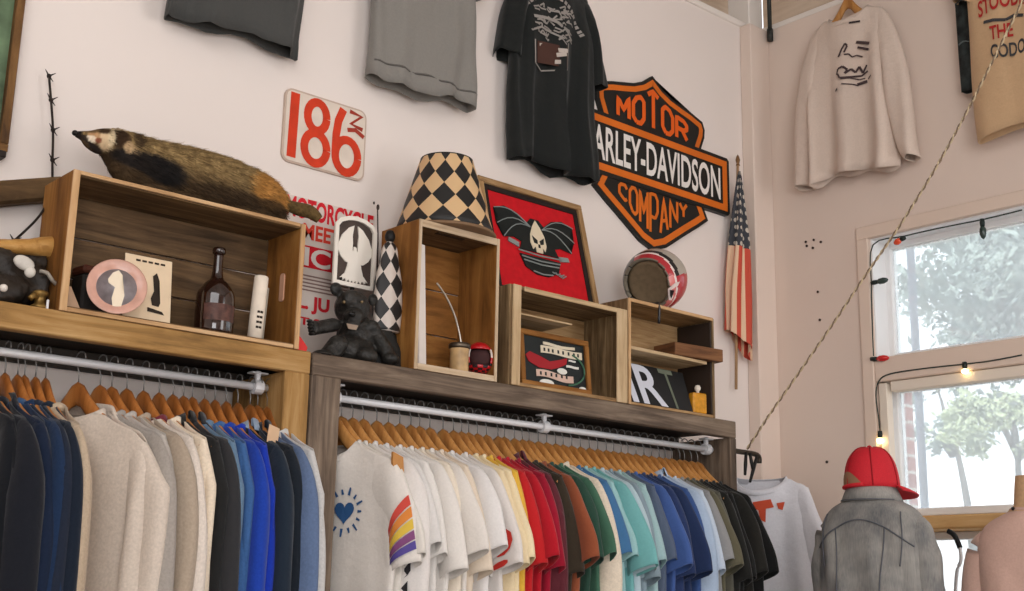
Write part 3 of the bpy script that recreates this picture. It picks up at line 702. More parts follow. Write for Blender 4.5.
t = thing('toy_helmet', 'small red and white toy helmet in the bottom of the tall box', 'toy', (q.x, FY+.048, zb2), (0, 0, R(-35)))
def shell(bm, r, zc_, cut=.0, mi=0):
    NU2, NV2 = 28, 18; VV = {}
    for j in range(NV2+1):
        for i in range(NU2):
            a = 2*PI*i/NU2; b_ = PI*j/NV2; VV[i, j] = bm.verts.new((r*math.sin(b_)*math.cos(a), r*math.sin(b_)*math.sin(a)*1.1, max(0, zc_+r*1.15*math.cos(b_))))
    for j in range(NV2):
        for i in range(NU2):
            a = 2*PI*(i+.5)/NU2; b_ = PI*(j+.5)/NV2
            if math.sin(a) < -.55 and .35 < b_/PI < .68: continue
            try: f = bm.faces.new((VV[i, j], VV[(i+1) % NU2, j], VV[(i+1) % NU2, j+1], VV[i, j+1]))
            except ValueError: continue
            f.material_index = 1 if .34 < b_/PI < .5 else (2 if b_/PI > .62 and (i//2+j) % 2 else 0)
    for v in [v for v in bm.verts if not v.link_faces]: bm.verts.remove(v)
bm = bmesh.new(); shell(bm, .046, .062)
obj('shell', bm, [plain('toy_red', (186, 24, 32), .3, coat=.5), plain('toy_white', (220, 206, 196), .4), plain('toy_dark', (40, 30, 32), .4)], t, True, solid=.004)
bm = bmesh.new(); bmesh.ops.create_uvsphere(bm, u_segments=20, v_segments=12, radius=.039, matrix=Matrix.Translation((0, 0, .060))); obj('lining', bm, plain('toy_lining', (60, 34, 34), .8), t, True)
# ---- in the square crate: dark painted picture
xa, xb = PY(523, 330, FY+.03).x, PY(592, 345, FY+.03).x; zp = ZS+.0125; zt2 = PY(556, 336, FY+.045).z
t = thing('framed_picture.001', 'small dark picture with cream banners and a red bird in an amber frame', 'picture', ((xa+xb)/2, FY+.035, zp), (-.10, 0, 0))
w = xb-xa; h = zt2-zp+.005
bm = bmesh.new(); ring_frame(bm, -w/2, 0, w/2, h, .018, -.008, .01); obj('frame', bm, M_AMBER, t)
box('black_field', (0, .003, h/2), (w-.03, .004, h-.03), plain('painted_black', (24, 30, 30), .5), t)
mpf = lambda x, y, z: Vector((x*w, -z, y*h))
def wavy(x0, x1, y, amp, th_, n=10, ph=0, slope=0):
    top = [(x0+(x1-x0)*k/n, y+th_/2+amp*math.sin(ph+2*PI*k/n)+slope*k/n) for k in range(n+1)]
    return [(a, b-th_) for a, b in top]+top[::-1]
mc = plain('painted_cream', (216, 204, 180), .6); mr = plain('painted_red', (156, 26, 34), .6); mg = plain('painted_green', (70, 110, 86), .6)
bm = bmesh.new(); add_poly(bm, wavy(-.2, .40, .70, .012, .13), 0, .002, mpf); add_poly(bm, wavy(-.16, .30, .805, .012, .05, ph=1), 0, .002, mpf); obj('upper_banner', bm, mc, t)
bm = bmesh.new(); add_poly(bm, wavy(-.28, .25, .26, .02, .12, slope=-.02), 0, .002, mpf); obj('lower_banner', bm, plain('painted_pink', (206, 176, 160), .6), t)
bm = bmesh.new(); add_poly(bm, [(-.42, .55), (-.36, .62), (-.2, .56), (-.08, .5), (.06, .56), (.18, .62), (.16, .5), (.05, .42), (-.06, .36), (-.24, .36), (-.38, .44)], 0, .002, mpf); obj('red_bird', bm, mr, t)
plain('painted_white', (224, 222, 214), .6)
for cx_, cy_, rx_, ry_ in ((.09, .36, .07, .055), (-.14, .11, .10, .06), (.38, .10, .05, .04)): poly('white_spot', [(cx_+rx_*math.cos(2*PI*k/14), cy_+ry_*math.sin(2*PI*k/14)) for k in range(14)], 0, .003, mpf, MATS['painted_white'], t)
poly('white_feather', wavy(.16, .34, .47, .005, .04), 0, .002, mpf, MATS['painted_white'], t); poly('white_feather', wavy(.2, .3, .58, .004, .03), 0, .002, mpf, MATS['painted_white'], t)
bm = bmesh.new(); add_tube(bm, [Vector((w*(.12+.3*math.cos(a)), -.003, h*(.42+.3*math.sin(a)))) for a in [R(-80+k*12) for k in range(13)]], .003, 5); obj('green_scroll', bm, mg, t)
for x_, y_ in [(q_, .67) for q_ in (-.15, -.09, -.03, .05, .12, .2, .28, .34)]+[(q_, .235) for q_ in (-.22, -.15, -.07, .0, .08, .15)]: poly('banner_mark', [(x_-.012, y_), (x_+.012, y_), (x_+.012, y_+.06), (x_-.012, y_+.06)], .002, .003, mpf, MATS['painted_black'], t)
# ---- under the middle shelf: sign piece with white letters, and an amber bottle
t = thing('letter_sign', 'black board with large white letters leaning under the middle shelf', 'sign', (PY(630, 402, FY+.03).x, FY+.012, ZS+.0105), (-.32, 0, 0))
wS = PY(690, 410, FY+.03).x-PY(630, 402, FY+.03).x; hS = .158
box('black_board', (wS/2, .004, hS/2), (wS, .006, hS), MATS['black_paint'], t)
bm = bmesh.new(); add_text(bm, 'IR', lambda a, b: Vector((-.02+a*.18+(1-b)*.02, -.001, .004+b*.15)), .02); obj('white_letters', bm, plain('letter_white', (206, 208, 218), .6), t)
bm = bmesh.new(); add_text(bm, 'T', lambda a, b: Vector((.17+a*.075+(1-b)*.02, -.001, .004+b*.15)), -.005); obj('green_letter', bm, plain('letter_green_grey', (106, 112, 96), .6), t)
q = PY(699, 411, FY+.025)
t = thing('amber_flask', 'square amber flask with a white stopper beside the lettered board', 'bottle', (q.x, FY+.03, ZS+.0105), (0, 0, R(-8)))
box('flask', (0, 0, .038), (.066, .03, .076), plain('amber_liquid', (206, 142, 34), .25, coat=.4, noise_s=60, noise_a=.2), t, None, .005)
lathe('stopper', [(.001, .076), (.006, .076), (.006, .084), (.010, .088), (.0115, .096), (.008, .104), (.001, .106)], plain('ivory', (232, 222, 208), .4), t, 16)
# ================================================================== SIGNS AND POSTERS ON THE SHELF WALL
M_INKBLACK = plain('sign_black', (30, 30, 28), .45)
M_ORANGE = plain('sign_orange', (214, 108, 30), .45, noise_s=6, noise_a=.12)
M_ORANGE2 = plain('sign_bright_orange', (226, 96, 26), .45)
M_LETTERW = plain('sign_white', (232, 226, 220), .45)
HX0 = PY(653, 76, WY-.02).x+.002
def hz(u, v): q = PY(u, v, WY-.02); return (q.x-HX0, q.z)
t = thing('company_sign', 'large orange and black shield-shaped motorcycle company sign on the wall', 'sign', (HX0, WY, 0))
half = [hz(*p) for p in ((657, 80), (663, 89), (672, 98), (682, 105.5), (692, 112.5), (703.1, 121.8), (705.5, 130), (705.1, 138), (698.5, 147))]
half[0] = (half[0][0]*.8, half[0][1])
top = [(0, hz(652.5, 75.2)[1])]+half
bz1 = hz(728.5, 159.3)[1]; bz0 = hz(724, 214.5)[1]; bx1 = hz(728.5, 165)[0]
bot = [hz(*p) for p in ((700, 207), (709, 220.5), (699, 227.5), (686.7, 235), (676, 242), (667, 247.8))]+[(0, hz(655.5, 250.5)[1])]
right = top[:-1]+[(top[-1][0], bz1-.045)]
up_out = right+[(-x, z) for x, z in right[:0:-1]]
lo_r = [(bot[0][0], bz0+.05)]+bot[1:]
lo_out = lo_r+[(-x, z) for x, z in lo_r[-2::-1]]
bar = [(bx1-.012, bz1), (bx1, bz1-.012), (bx1, bz0+.012), (bx1-.012, bz0), (-bx1+.012, bz0), (-bx1, bz0+.012), (-bx1, bz1-.012), (-bx1+.012, bz1)]
mp = lambda x, y, z: Vector((x, -z, y))
bm = bmesh.new(); add_poly(bm, up_out, .0, .016, mp); obj('upper_panel', bm, M_INKBLACK, t)
bm = bmesh.new(); add_poly(bm, lo_out, .0, .016, mp); obj('lower_panel', bm, M_INKBLACK, t)
bm = bmesh.new(); add_poly(bm, bar, .0, .022, mp); obj('name_bar', bm, M_INKBLACK, t)
def band(name, outl, d0, d1, z, mat=M_ORANGE, zt=.0015):
    a, b_ = inset(outl, d0), inset(outl, d1); bm = bmesh.new(); n = len(a)
    A1 = [bm.verts.new(mp(x, y, z+zt)) for x, y in a]; B1 = [bm.verts.new(mp(x, y, z+zt)) for x, y in b_]
    A0 = [bm.verts.new(mp(x, y, z)) for x, y in a]; B0 = [bm.verts.new(mp(x, y, z)) for x, y in b_]
    for i in range(n):
        k = (i+1) % n
        for q in ((A1[i], A1[k], B1[k], B1[i]), (A0[i], A0[k], A1[k], A1[i]), (B1[i], B1[k], B0[k], B0[i])): bm.faces.new(q)
    obj(name, bm, mat, t)
band('orange_band', up_out, .014, .036, .016); band('orange_band', lo_out, .015, .040, .016); band('orange_band', [(bx1, bz1), (bx1, bz0), (-bx1, bz0), (-bx1, bz1)], .016, .044, .022)
bh_ = bz1-bz0
lettering('white_name', 'HARLEY-DAVIDSON', lambda a, b: Vector((-bx1+.062+a*(2*bx1-.124), -.0245, bz0+.056+b*(bh_-.112))), M_LETTERW, t, .018)
zt0 = bz1+.018
def crest(x): 
    ax_ = abs(x); pts_ = top
    for (xa_, za_), (xb_, zb_) in zip(pts_[:-1], pts_[1:]):
        if xa_ <= ax_ <= xb_ and xb_ > xa_: return za_+(zb_-za_)*(ax_-xa_)/(xb_-xa_)
    return pts_[-1][1]
def belly(x):
    ax_ = abs(x); pts_ = sorted(bot[1:])
    for (xa_, za_), (xb_, zb_) in zip(pts_[:-1], pts_[1:]):
        if xa_ <= ax_ <= xb_ and xb_ > xa_: return za_+(zb_-za_)*(ax_-xa_)/(xb_-xa_)
    return pts_[-1][1]
def motor(a, b):
    x = -.215+a*.43; h = crest(x)-.056-zt0; return Vector((x, -.018, zt0-.004+b*max(.03, h*.95)))
def comp(a, b):
    x = -.205+a*.41; lo = belly(x)+.062+.12*abs(x); hi = bz0-.012; return Vector((x, -.018, hi-(1-b)*max(.045, (hi-lo))))
GLYPH = dict(M=[[(0, 0), (0, 1), (.5, .35), (1, 1), (1, 0)]], O=[[(.3, 0), (.7, 0), (1, .2), (1, .8), (.7, 1), (.3, 1), (0, .8), (0, .2), (.3, 0)]], T=[[(0, 1), (1, 1)], [(.5, 1), (.5, 0)]],
    R=[[(0, 0), (0, 1), (.7, 1), (1, .85), (1, .62), (.7, .48), (0, .48)], [(.5, .48), (1, 0)]], C=[[(1, .78), (.75, 1), (.25, 1), (0, .8), (0, .2), (.25, 0), (.75, 0), (1, .22)]],
    P=[[(0, 0), (0, 1), (.7, 1), (1, .86), (1, .56), (.7, .42), (0, .42)]], A=[[(0, 0), (.5, 1), (1, 0)], [(.2, .32), (.8, .32)]], N=[[(0, 0), (0, 1), (1, 0), (1, 1)]], Y=[[(0, 1), (.5, .5), (1, 1)], [(.5, .5), (.5, 0)]])
def block_word(name, word, fn, w, mat, gap=.28):
    n = len(word)
    for i, ch in enumerate(word):
        bm = bmesh.new(); zo = 0
        for line in GLYPH[ch]:
            pts = []
            for (xa, ya), (xb, yb) in zip(line[:-1], line[1:]):
                for q in range(4): pts.append((xa+(xb-xa)*q/4, ya+(yb-ya)*q/4))
            pts.append(line[-1]); P3 = [fn((i+(.5*gap)+x*(1-gap))/n, y) for x, y in pts]; rows_ = []
            for k, p in enumerate(P3):
                tt = (P3[min(k+1, len(P3)-1)]-P3[max(k-1, 0)]).normalized(); n_ = Vector((-tt.z, 0, tt.x))*w/2
                zo += .00003
                rows_.append((bm.verts.new(p+n_+Vector((0, -zo, 0))), bm.verts.new(p-n_+Vector((0, -zo, 0)))))
            for k in range(len(rows_)-1): bm.faces.new((rows_[k][0], rows_[k][1], rows_[k+1][1], rows_[k+1][0]))
            zo += .0006
        obj(name, bm, mat, t)
block_word('orange_letter', 'MOTOR', motor, .020, M_ORANGE2); block_word('orange_letter', 'COMPANY', comp, .014, M_ORANGE)
# ---- race number plate
a = PY(283, 88, WY-.01); d = PY(366, 183, WY-.01)
b1_ = PY(290, 88, WY-.01).z; b0_ = PY(285, 163, WY-.01).z
nx0, nx1, nz0, nz1 = PY(282, 125, WY).x, PY(364, 145, WY).x, PY(284, 160, WY).z-.005, PY(288, 88, WY).z
nw, nh = nx1-nx0, nz1-nz0
t = thing('number_plate', 'worn white plate painted with the red race number 186', 'sign', (nx0, WY, nz0))
m_plate = plain('worn_plate_white', (222, 208, 194), .5, noise_s=14, noise_a=.10)
poly('plate', rrect(0, 0, nw, nh, .028), 0, .008, mp, plain('plate_edge', (196, 174, 158), .5), t)
poly('plate_face', inset(rrect(0, 0, nw, nh, .028), .006), .008, .0095, mp, m_plate, t)
m_num = plain('number_red', (206, 58, 26), .55, noise_s=25, noise_a=.12)
def stroke(bm, pts, w, z=.0105):
    pts = [Vector((p[0], p[1])) for p in pts]; rows_ = []
    for i, p in enumerate(pts):
        tt = (pts[min(i+1, len(pts)-1)]-pts[max(i-1, 0)]).normalized(); n_ = Vector((-tt.y, tt.x))*w/2
        rows_.append((bm.verts.new(mp(*(p+n_), z)), bm.verts.new(mp(*(p-n_), z))))
    for i in range(len(rows_)-1): bm.faces.new((rows_[i][0], rows_[i][1], rows_[i+1][1], rows_[i+1][0]))
def ell(cx_, cy_, rx_, ry_, a0, a1, n=24): return [(cx_+rx_*math.cos(R(a0+(a1-a0)*k/n)), cy_+ry_*math.sin(R(a0+(a1-a0)*k/n))) for k in range(n+1)]
sw = nw*.105
bm = bmesh.new(); stroke(bm, [(nw*.115, nh*.95), (nw*.105, nh*.07)], sw); obj('red_digit', bm, m_num, t)
bm = bmesh.new(); stroke(bm, ell(nw*.385, nh*.715, nw*.115, nh*.195, 0, 360), sw*.88); stroke(bm, ell(nw*.385, nh*.28, nw*.135, nh*.205, 0, 360), sw*.88, .0108); obj('red_digit', bm, m_num, t)
bm = bmesh.new(); stroke(bm, [(nw*.70, nh*.93), (nw*.645, nh*.75), (nw*.625, nh*.55), (nw*.625, nh*.30)], sw*.88); stroke(bm, ell(nw*.765, nh*.29, nw*.14, nh*.225, 0, 360), sw*.88, .0108); obj('red_digit', bm, m_num, t)
bm = bmesh.new(); stroke(bm, [(nw*.78, nh*.93), (nw*.93, nh*.90), (nw*.80, nh*.76), (nw*.95, nh*.72)], sw*.45); stroke(bm, [(nw*.76, nh*.66), (nw*.86, nh*.69), (nw*.97, nh*.62)], sw*.45); obj('small_mark', bm, plain('faded_red', (160, 56, 40), .6), t)
# ---- red-lettered poster behind the bear
ox0, ox1 = PY(283, 200, WY).x, PY(374, 222, WY).x; oz0, oz1 = 2.18, PY(320, 202.5, WY).z
ow, oh = ox1-ox0, oz1-oz0
t = thing('motorcycle_poster', 'white poster with red motorcycle lettering behind the black bear', 'poster', (ox0, WY, oz0))
poly('sheet', [(0, 0), (ow, 0), (ow, oh), (0, oh)], 0, .003, mp, plain('poster_paper', (218, 204, 194), .7, noise_s=9, noise_a=.08), t)
m_pr = plain('poster_red', (206, 26, 40), .65, noise_s=60, noise_a=.12)
PXY = lambda u, v: ((PY(u, v, WY-.004).x-ox0)/ow, (PY(u, v, WY-.004).z-oz0)/oh)
def ptext(name, s_, x0, y0, x1, y1, mat=m_pr, bold=.03, z=.0042): lettering(name, s_, lambda a, b: mp(ow*(x0+(x1-x0)*a), oh*(y0+(y1-y0)*b), z), mat, t, bold)
def pbox(name, x0, y0, x1, y1, mat=m_pr, z=.0036): poly(name, [(ow*x0, oh*y0), (ow*x1, oh*y0), (ow*x1, oh*y1), (ow*x0, oh*y1)], .003, z, mp, mat, t)
y_ = PXY(300, 197)[1]; y2_ = PXY(300, 218)[1]
ptext('headline', 'MOTORCYCLE', .03, y2_, .985, y_, bold=.035)
ya_, yb_ = PXY(310, 224)[1], PXY(310, 240)[1]
ptext('second_line', 'MEETING', .22, yb_, .92, ya_, plain('poster_orange_red', (216, 62, 44), .65), .03)
ya_, yb_ = PXY(310, 246)[1], PXY(310, 268)[1]
pbox('red_block', .10, yb_, .96, ya_); ptext('block_letters', 'IC', .25, yb_+.008, .53, ya_-.008, plain('poster_white', (230, 220, 212), .7), .03)
ya_, yb_ = PXY(310, 274)[1], PXY(310, 292)[1]
bm = bmesh.new()
m_grey = plain('poster_grey_ink', (140, 112, 104), .7)
for k in range(5): pbox('text_line', .14, yb_+(ya_-yb_)*(k+.2)/5, .8-.06*(k % 2), yb_+(ya_-yb_)*(k+.62)/5, m_grey)
ya_, yb_ = PXY(310, 296)[1], PXY(310, 314)[1]
ptext('date_line', 'L. JU', .20, yb_, .545, ya_, bold=.04)
ya_, yb_ = PXY(310, 318)[1], PXY(310, 326)[1]
ptext('small_red_line', 'AT 2 P.M.', .12, yb_, .8, ya_, bold=.03)
poly('red_corner', [(ow*.06, oh*.0), (ow*.32, oh*.0), (ow*.30, oh*.09), (ow*.16, oh*.16), (ow*.06, oh*.18)], .003, .0036, mp, m_pr, t)
# ---- red tag on the end of the left shelf
q0, q1 = PY(299, 340, FY+.02), PY(309, 353, FY+.02)
o = poly('red_tag', [(0, 0), (.034, 0), (.037, .012), (.014, .036), (.004, .044), (0, .03)], 0, .008, lambda x, y, z: Vector((x, -z, y)), plain('red_plastic', (206, 40, 36), .45)); o.location = (1.786, FY+.02, ZS+.001)
tag(o, 'small torn red tag lying on the right end of the left shelf', 'tag')
# ---- white eagle plaque with arched frame
EY = FY+.17
ex0, ex1 = PY(333, 255, EY).x, PY(374.5, 262, EY).x; ez0 = PY(352, 287.5, EY).z; ez1 = PY(355, 217, EY).z
ew, eh = ex1-ex0, ez1-ez0
t = thing('eagle_plaque', 'white arched plaque with a cut-out eagle, above the black bear', 'plaque', ((ex0+ex1)/2, EY+.008, ez0))
arch = [(-ew/2, 0), (ew/2, 0), (ew/2, eh*.84), (ew*.40, eh*.93), (ew*.2, eh*.985), (0, eh), (-ew*.2, eh*.985), (-ew*.40, eh*.93), (-ew/2, eh*.84)]
poly('dark_backing', inset(arch, .004), 0, .008, mp, plain('plaque_dark', (74, 62, 56), .6, noise_s=20, noise_a=.25), t)
m_pw = plain('plaque_white', (240, 232, 220), .45)
band('white_frame', arch, 0, .0125, .008, m_pw, .008)
eg = [(0, .58), (.03, .57), (.045, .50), (.065, .52), (.06, .62), (.075, .72), (.06, .80), (.045, .87), (.16, .83), (.32, .71), (.40, .58), (.40, .48), (.33, .40), (.22, .34), (.17, .28), (.22, .18), (.34, .10), (.28, .115), (.26, .075), (.20, .11), (.17, .06), (.12, .10), (.08, .055), (.04, .10), (0, .055)]
tube('stand_post', [(0, -.006, ZS+.001-ez0), (0, -.006, .01)], .007, M_BLACK, t)
lathe('stand_foot', [(.001, ZS+.0005-ez0), (.032, ZS+.0005-ez0), (.032, ZS+.006-ez0), (.008, ZS+.010-ez0), (.001, ZS+.01-ez0)], M_BLACK, t, 20)
bm = bmesh.new(); body_ = [(0, .57), (.03, .57), (.045, .50), (.065, .52), (.15, .36), (.17, .28), (.22, .18), (.34, .10), (.28, .115), (.26, .075), (.20, .11), (.17, .06), (.12, .10), (.08, .055), (.04, .10), (0, .055)]
wing_ = [(.065, .50), (.06, .62), (.075, .72), (.06, .80), (.045, .87), (.16, .83), (.32, .71), (.40, .58), (.40, .48), (.33, .40), (.22, .34), (.14, .33)]
for sg in (1, -1):
    add_poly(bm, [(sg*x*ew, y*eh) for x, y in body_], .008, .0120, mp); add_poly(bm, [(sg*x*ew, y*eh) for x, y in wing_], .008, .0124, mp)
obj('eagle', bm, m_pw, t)
poly('eagle_beak', [(-.015*ew, .60*eh), (.03*ew, .60*eh), (.02*ew, .56*eh)], .012, .014, mp, MATS['plaque_dark'], t)
# ---- flag hanging beside the corner column
ft, fb = PY(741, 172, WY-.05), PY(735, 350, WY-.07)
t = thing('stars_and_stripes', 'furled stars and stripes flag hanging beside the corner column', 'flag', (ft.x-.01, WY-.05, ft.z))
m_flag, nt, b = newmat('flag_cloth'); L = nt.links.new
tc = nt.nodes.new('ShaderNodeTexCoord'); sx = nt.nodes.new('ShaderNodeSeparateXYZ'); L(tc.outputs['UV'], sx.inputs[0])
def mth(op, a, k):
    q = nt.nodes.new('ShaderNodeMath'); q.operation = op
    for i, z in enumerate((a, k)):
        if hasattr(z, 'is_linked'): L(z, q.inputs[i])
        else: q.inputs[i].default_value = z
    return q.outputs[0]
st_ = mth('GREATER_THAN', mth('FRACT', mth('MULTIPLY', sx.outputs[0], 8.0), 0), .5)
rampm = nt.nodes.new('ShaderNodeMixRGB'); rampm.inputs[1].default_value = (*srgb((198, 78, 58)), 1); rampm.inputs[2].default_value = (*srgb((226, 190, 158)), 1); L(st_, rampm.inputs[0])
vor = nt.nodes.new('ShaderNodeTexVoronoi'); vor.inputs['Scale'].default_value = 1; vor.inputs['Randomness'].default_value = .25
mpn = nt.nodes.new('ShaderNodeMapping'); mpn.inputs['Scale'].default_value = (14, 20, 1); L(tc.outputs['UV'], mpn.inputs[0]); L(mpn.outputs[0], vor.inputs['Vector'])
sd = mth('LESS_THAN', vor.outputs['Distance'], .30)
can = nt.nodes.new('ShaderNodeMixRGB'); can.inputs[1].default_value = (*srgb((58, 60, 66)), 1); can.inputs[2].default_value = (*srgb((196, 186, 172)), 1); L(sd, can.inputs[0])
fin_ = nt.nodes.new('ShaderNodeMixRGB'); L(mth('GREATER_THAN', sx.outputs[1], .47), fin_.inputs[0]); L(can.outputs[0], fin_.inputs[1]); L(rampm.outputs[0], fin_.inputs[2])
L(fin_.outputs[0], b.inputs['Base Color']); b.inputs['Roughness'].default_value = .85
Hf = ft.z-fb.z
Hf *= .93
rings = []
for i in range(25):
    k = i/24; w_ = .006+.095*min(1, k*1.35)**.8; zz = -Hf*k; ring = []
    for j in range(40):
        a_ = 2*PI*j/40
        fold = 1+.28*math.sin(a_*5+k*2)+.12*math.sin(a_*9+1)
        end = 0 if i < 24 else 0
        z_ = zz*(1+.045*math.cos(a_+.5)*k)-(.05*k*k*max(0, math.cos(a_)))
        ring.append(Vector((w_*.62*math.cos(a_)*fold-.03*k, .035*math.sin(a_)*fold*min(1, k*2+.15), z_)))
    rings.append(ring)
bm = bmesh.new(); add_loft(bm, rings, True, False); obj('cloth', bm, m_flag, t, True)
tube('pole', [(.006, .012, .055), (-.01, .018, -Hf*.55), (-.03, .02, -Hf*1.28)], .006, plain('flag_pole_wood', (176, 140, 104), .5), t)
lathe('finial', [(.001, .08), (.006, .07), (.010, .055), (.006, .04), (.009, .03), (.001, .03)], plain('flag_finial', (126, 92, 60), .4, .3), t, 14, (.006, .012, 0))
# ================================================================== BLACK BEAR AND WHAT STANDS ROUND IT
bq = PY(352, 362, FY+.10)
t = thing('bear_figure', 'black carved bear figure with one arm out at the shelf joint', 'figurine', (bq.x, FY+.085, ZS+.001))
def bb(u, v, y): q = PY(u, v, FY+.085+y); return Vector((q.x-t.location.x, y, q.z-t.location.z))
bm = bmesh.new()
def blob(u, v, y, rx, ry, rz, rot=None): lump(bm, bb(u, v, y), (rx, ry, rz), rot)
blob(356, 338, .01, .062, .05, .075); blob(352, 352, 0, .075, .055, .05); blob(352, 308, -.02, .053, .05, .052)
blob(336, 289, -.012, .02, .012, .021); blob(373, 300, -.005, .017, .011, .02)
blob(353, 317, -.062, .03, .032, .025); blob(352, 325, -.07, .023, .024, .014); blob(352, 300, -.05, .036, .025, .03)
for k in range(6): blob(333-k*3.4, 325+k*.6, -.03, .026-.0015*k, .022, .020)
blob(314, 328, -.035, .016, .02, .022); 
for k in range(6): blob(372+k*3.0, 328+k*5, -.028, .024, .022, .024)
blob(390, 359, -.04, .026, .03, .02)
for k in range(5): blob(338-k*2.5, 344+k*3.2, -.05, .03, .028, .026)
blob(322, 357, -.062, .034, .03, .02); blob(366, 356, -.055, .036, .032, .026)
for v in bm.verts: v.co.z = max(v.co.z, 0)
m_bear = plain('black_carving', (40, 38, 35), .42, noise_s=38, noise_a=.5, bump=1.)
ob = obj('body', bm, m_bear, t, True); md = ob.modifiers.new('join', 'REMESH'); md.mode = 'VOXEL'; md.voxel_size = .0045; md.use_smooth_shade = True
md = ob.modifiers.new('soft', 'SMOOTH'); md.factor = .5; md.iterations = 3
bm = bmesh.new(); bmesh.ops.create_uvsphere(bm, u_segments=14, v_segments=10, radius=.0105, matrix=Matrix.Translation(bb(352, 314, -.095)) @ Matrix.Diagonal((1.2, .8, .8, 1))); obj('nose', bm, plain('bear_nose', (14, 13, 13), .2), t, True)
for u in (344, 362):
    bm = bmesh.new(); bmesh.ops.create_uvsphere(bm, u_segments=10, v_segments=8, radius=.0045, matrix=Matrix.Translation(bb(u, 302, -.076))); obj('eye', bm, plain('bear_eye', (120, 100, 70), .15), t, True)
bm = bmesh.new(); mq = bb(352, 326, -.093)
add_poly(bm, [(-.02, .004), (.02, .004), (.013, -.010), (-.013, -.010)], 0, .003, lambda x, y, z: mq+Vector((x, -z, y))); obj('mouth', bm, plain('bear_mouth', (150, 130, 112), .6), t)
bm = bmesh.new()
for k in range(5): lump(bm, bb(309.5+k*.5, 321+k*3.2, -.055), (.007, .012, .005))
obj('claws', bm, m_bear, t, True)
# ---- checkered cloth on a knobbed stick with a black bag below
cq = PY(384, 240, FY+.15)
t = thing('checkered_pennant', 'black and white checkered cloth gathered round a knobbed stick behind the bear', 'flag', (PY(386, 330, FY+.09).x, FY+.09, ZS+.001))
def cb(u, v): q = PY(u, v, FY+.09); return q.x-t.location.x, q.z-t.location.z
m_chk = diamond('checkered_cloth', (30, 28, 28), (206, 194, 184), 5, 4.6)
prof = [(.010, cb(381, 240)[1]), (.024, cb(381, 246)[1]), (.032, cb(381, 262)[1]), (.043, cb(382, 280)[1]), (.047, cb(382, 300)[1]), (.046, cb(382, 318)[1]), (.043, cb(382, 331)[1])]
prof = [(r, z) for r, z in smooth_prof(prof, 4)]
rings = [[Vector((r*math.cos(2*PI*j/36)*(1+.06*math.sin(2*PI*j/36*6)), r*.75*math.sin(2*PI*j/36)*(1+.06*math.sin(2*PI*j/36*6)), z)) for j in range(36)] for r, z in prof]
bm = bmesh.new(); add_loft(bm, rings, True, True); obj('cloth', bm, m_chk, t, True)
lathe('knob', smooth_prof([(.001, cb(381, 240)[1]), (.012, cb(381, 239)[1]), (.016, cb(381, 234)[1]), (.010, cb(381, 229)[1]), (.001, cb(381, 228)[1])], 3), M_BLACK, t, 18)
tube('stick', [(0, 0, 0), (0, 0, cb(381, 240)[1])], .008, M_BLACK, t)
t2 = thing('black_cloth_bag', 'slumped black cloth bag between the bear and the tall box', 'bag', (PY(396, 366, FY+.07).x, FY+.095, ZS+.001))
bm = bmesh.new(); rings = []
for k in range(14):
    f = k/13; z = f*.168; w_ = .058*(1-f)**.7+.012; ring = []
    for j in range(30):
        a_ = 2*PI*j/30; fo = 1+.12*math.sin(a_*6+f*3)+.08*math.sin(a_*3+1)
        ring.append(Vector((w_*math.cos(a_)*fo-.05*f, w_*.6*math.sin(a_)*fo, z)))
    rings.append(ring)
add_loft(bm, rings, True, True); obj('bag', bm, plain('black_cloth', (38, 37, 35), .8, noise_s=26, noise_a=.3, bump=.5), t2, True)
# ---- thin dried stem
sx0 = PY(378, 240, FY+.24); s1 = PY(377.5, 206, FY+.24); s2 = PY(374, 203, FY+.24)
t = tube('dried_stem', [(sx0.x+.01, FY+.24, ZS), (sx0.x, FY+.24, sx0.z), tuple(s1)], .0022, plain('stem_brown', (66, 56, 50), .8), None, 6)
tag(t, 'thin dark dried stem rising above the checkered cloth', 'stem')
bm = bmesh.new(); lump(bm, s1+Vector((.002, 0, -.004)), (.005, .005, .010)); lump(bm, s2, (.003, .003, .005)); obj('seed_head', bm, MATS['stem_brown'], t, True)
# ================================================================== LEFT END
# ---- picture in a brass-coloured frame, cut by the frame of the photograph
q0 = PY(25, 0, WY-.03); q1 = PY(11, 154, WY-.03)
t = thing('framed_picture.002', 'green and brown picture in a dark gilt frame high on the left', 'picture', (q0.x-.30, WY-.012, q1.z))
hh_ = .75; ww = .30
bm = bmesh.new(); ring_frame(bm, -.30, 0, .30, hh_, .022, -.025, .012); obj('frame', bm, wood('gilt_brown_wood', (58, 40, 24), (108, 76, 42), (146, 108, 64), 3, 14), t)
box('canvas', (0, .0, hh_/2), (.565, .01, hh_-.036), plain('green_patina', (92, 112, 84), .6, noise_s=9, noise_a=.6), t)
box('bottom_ledge', (0, -.015, -.009), (.59, .035, .018), plain('dark_ledge', (38, 28, 22), .6), t)
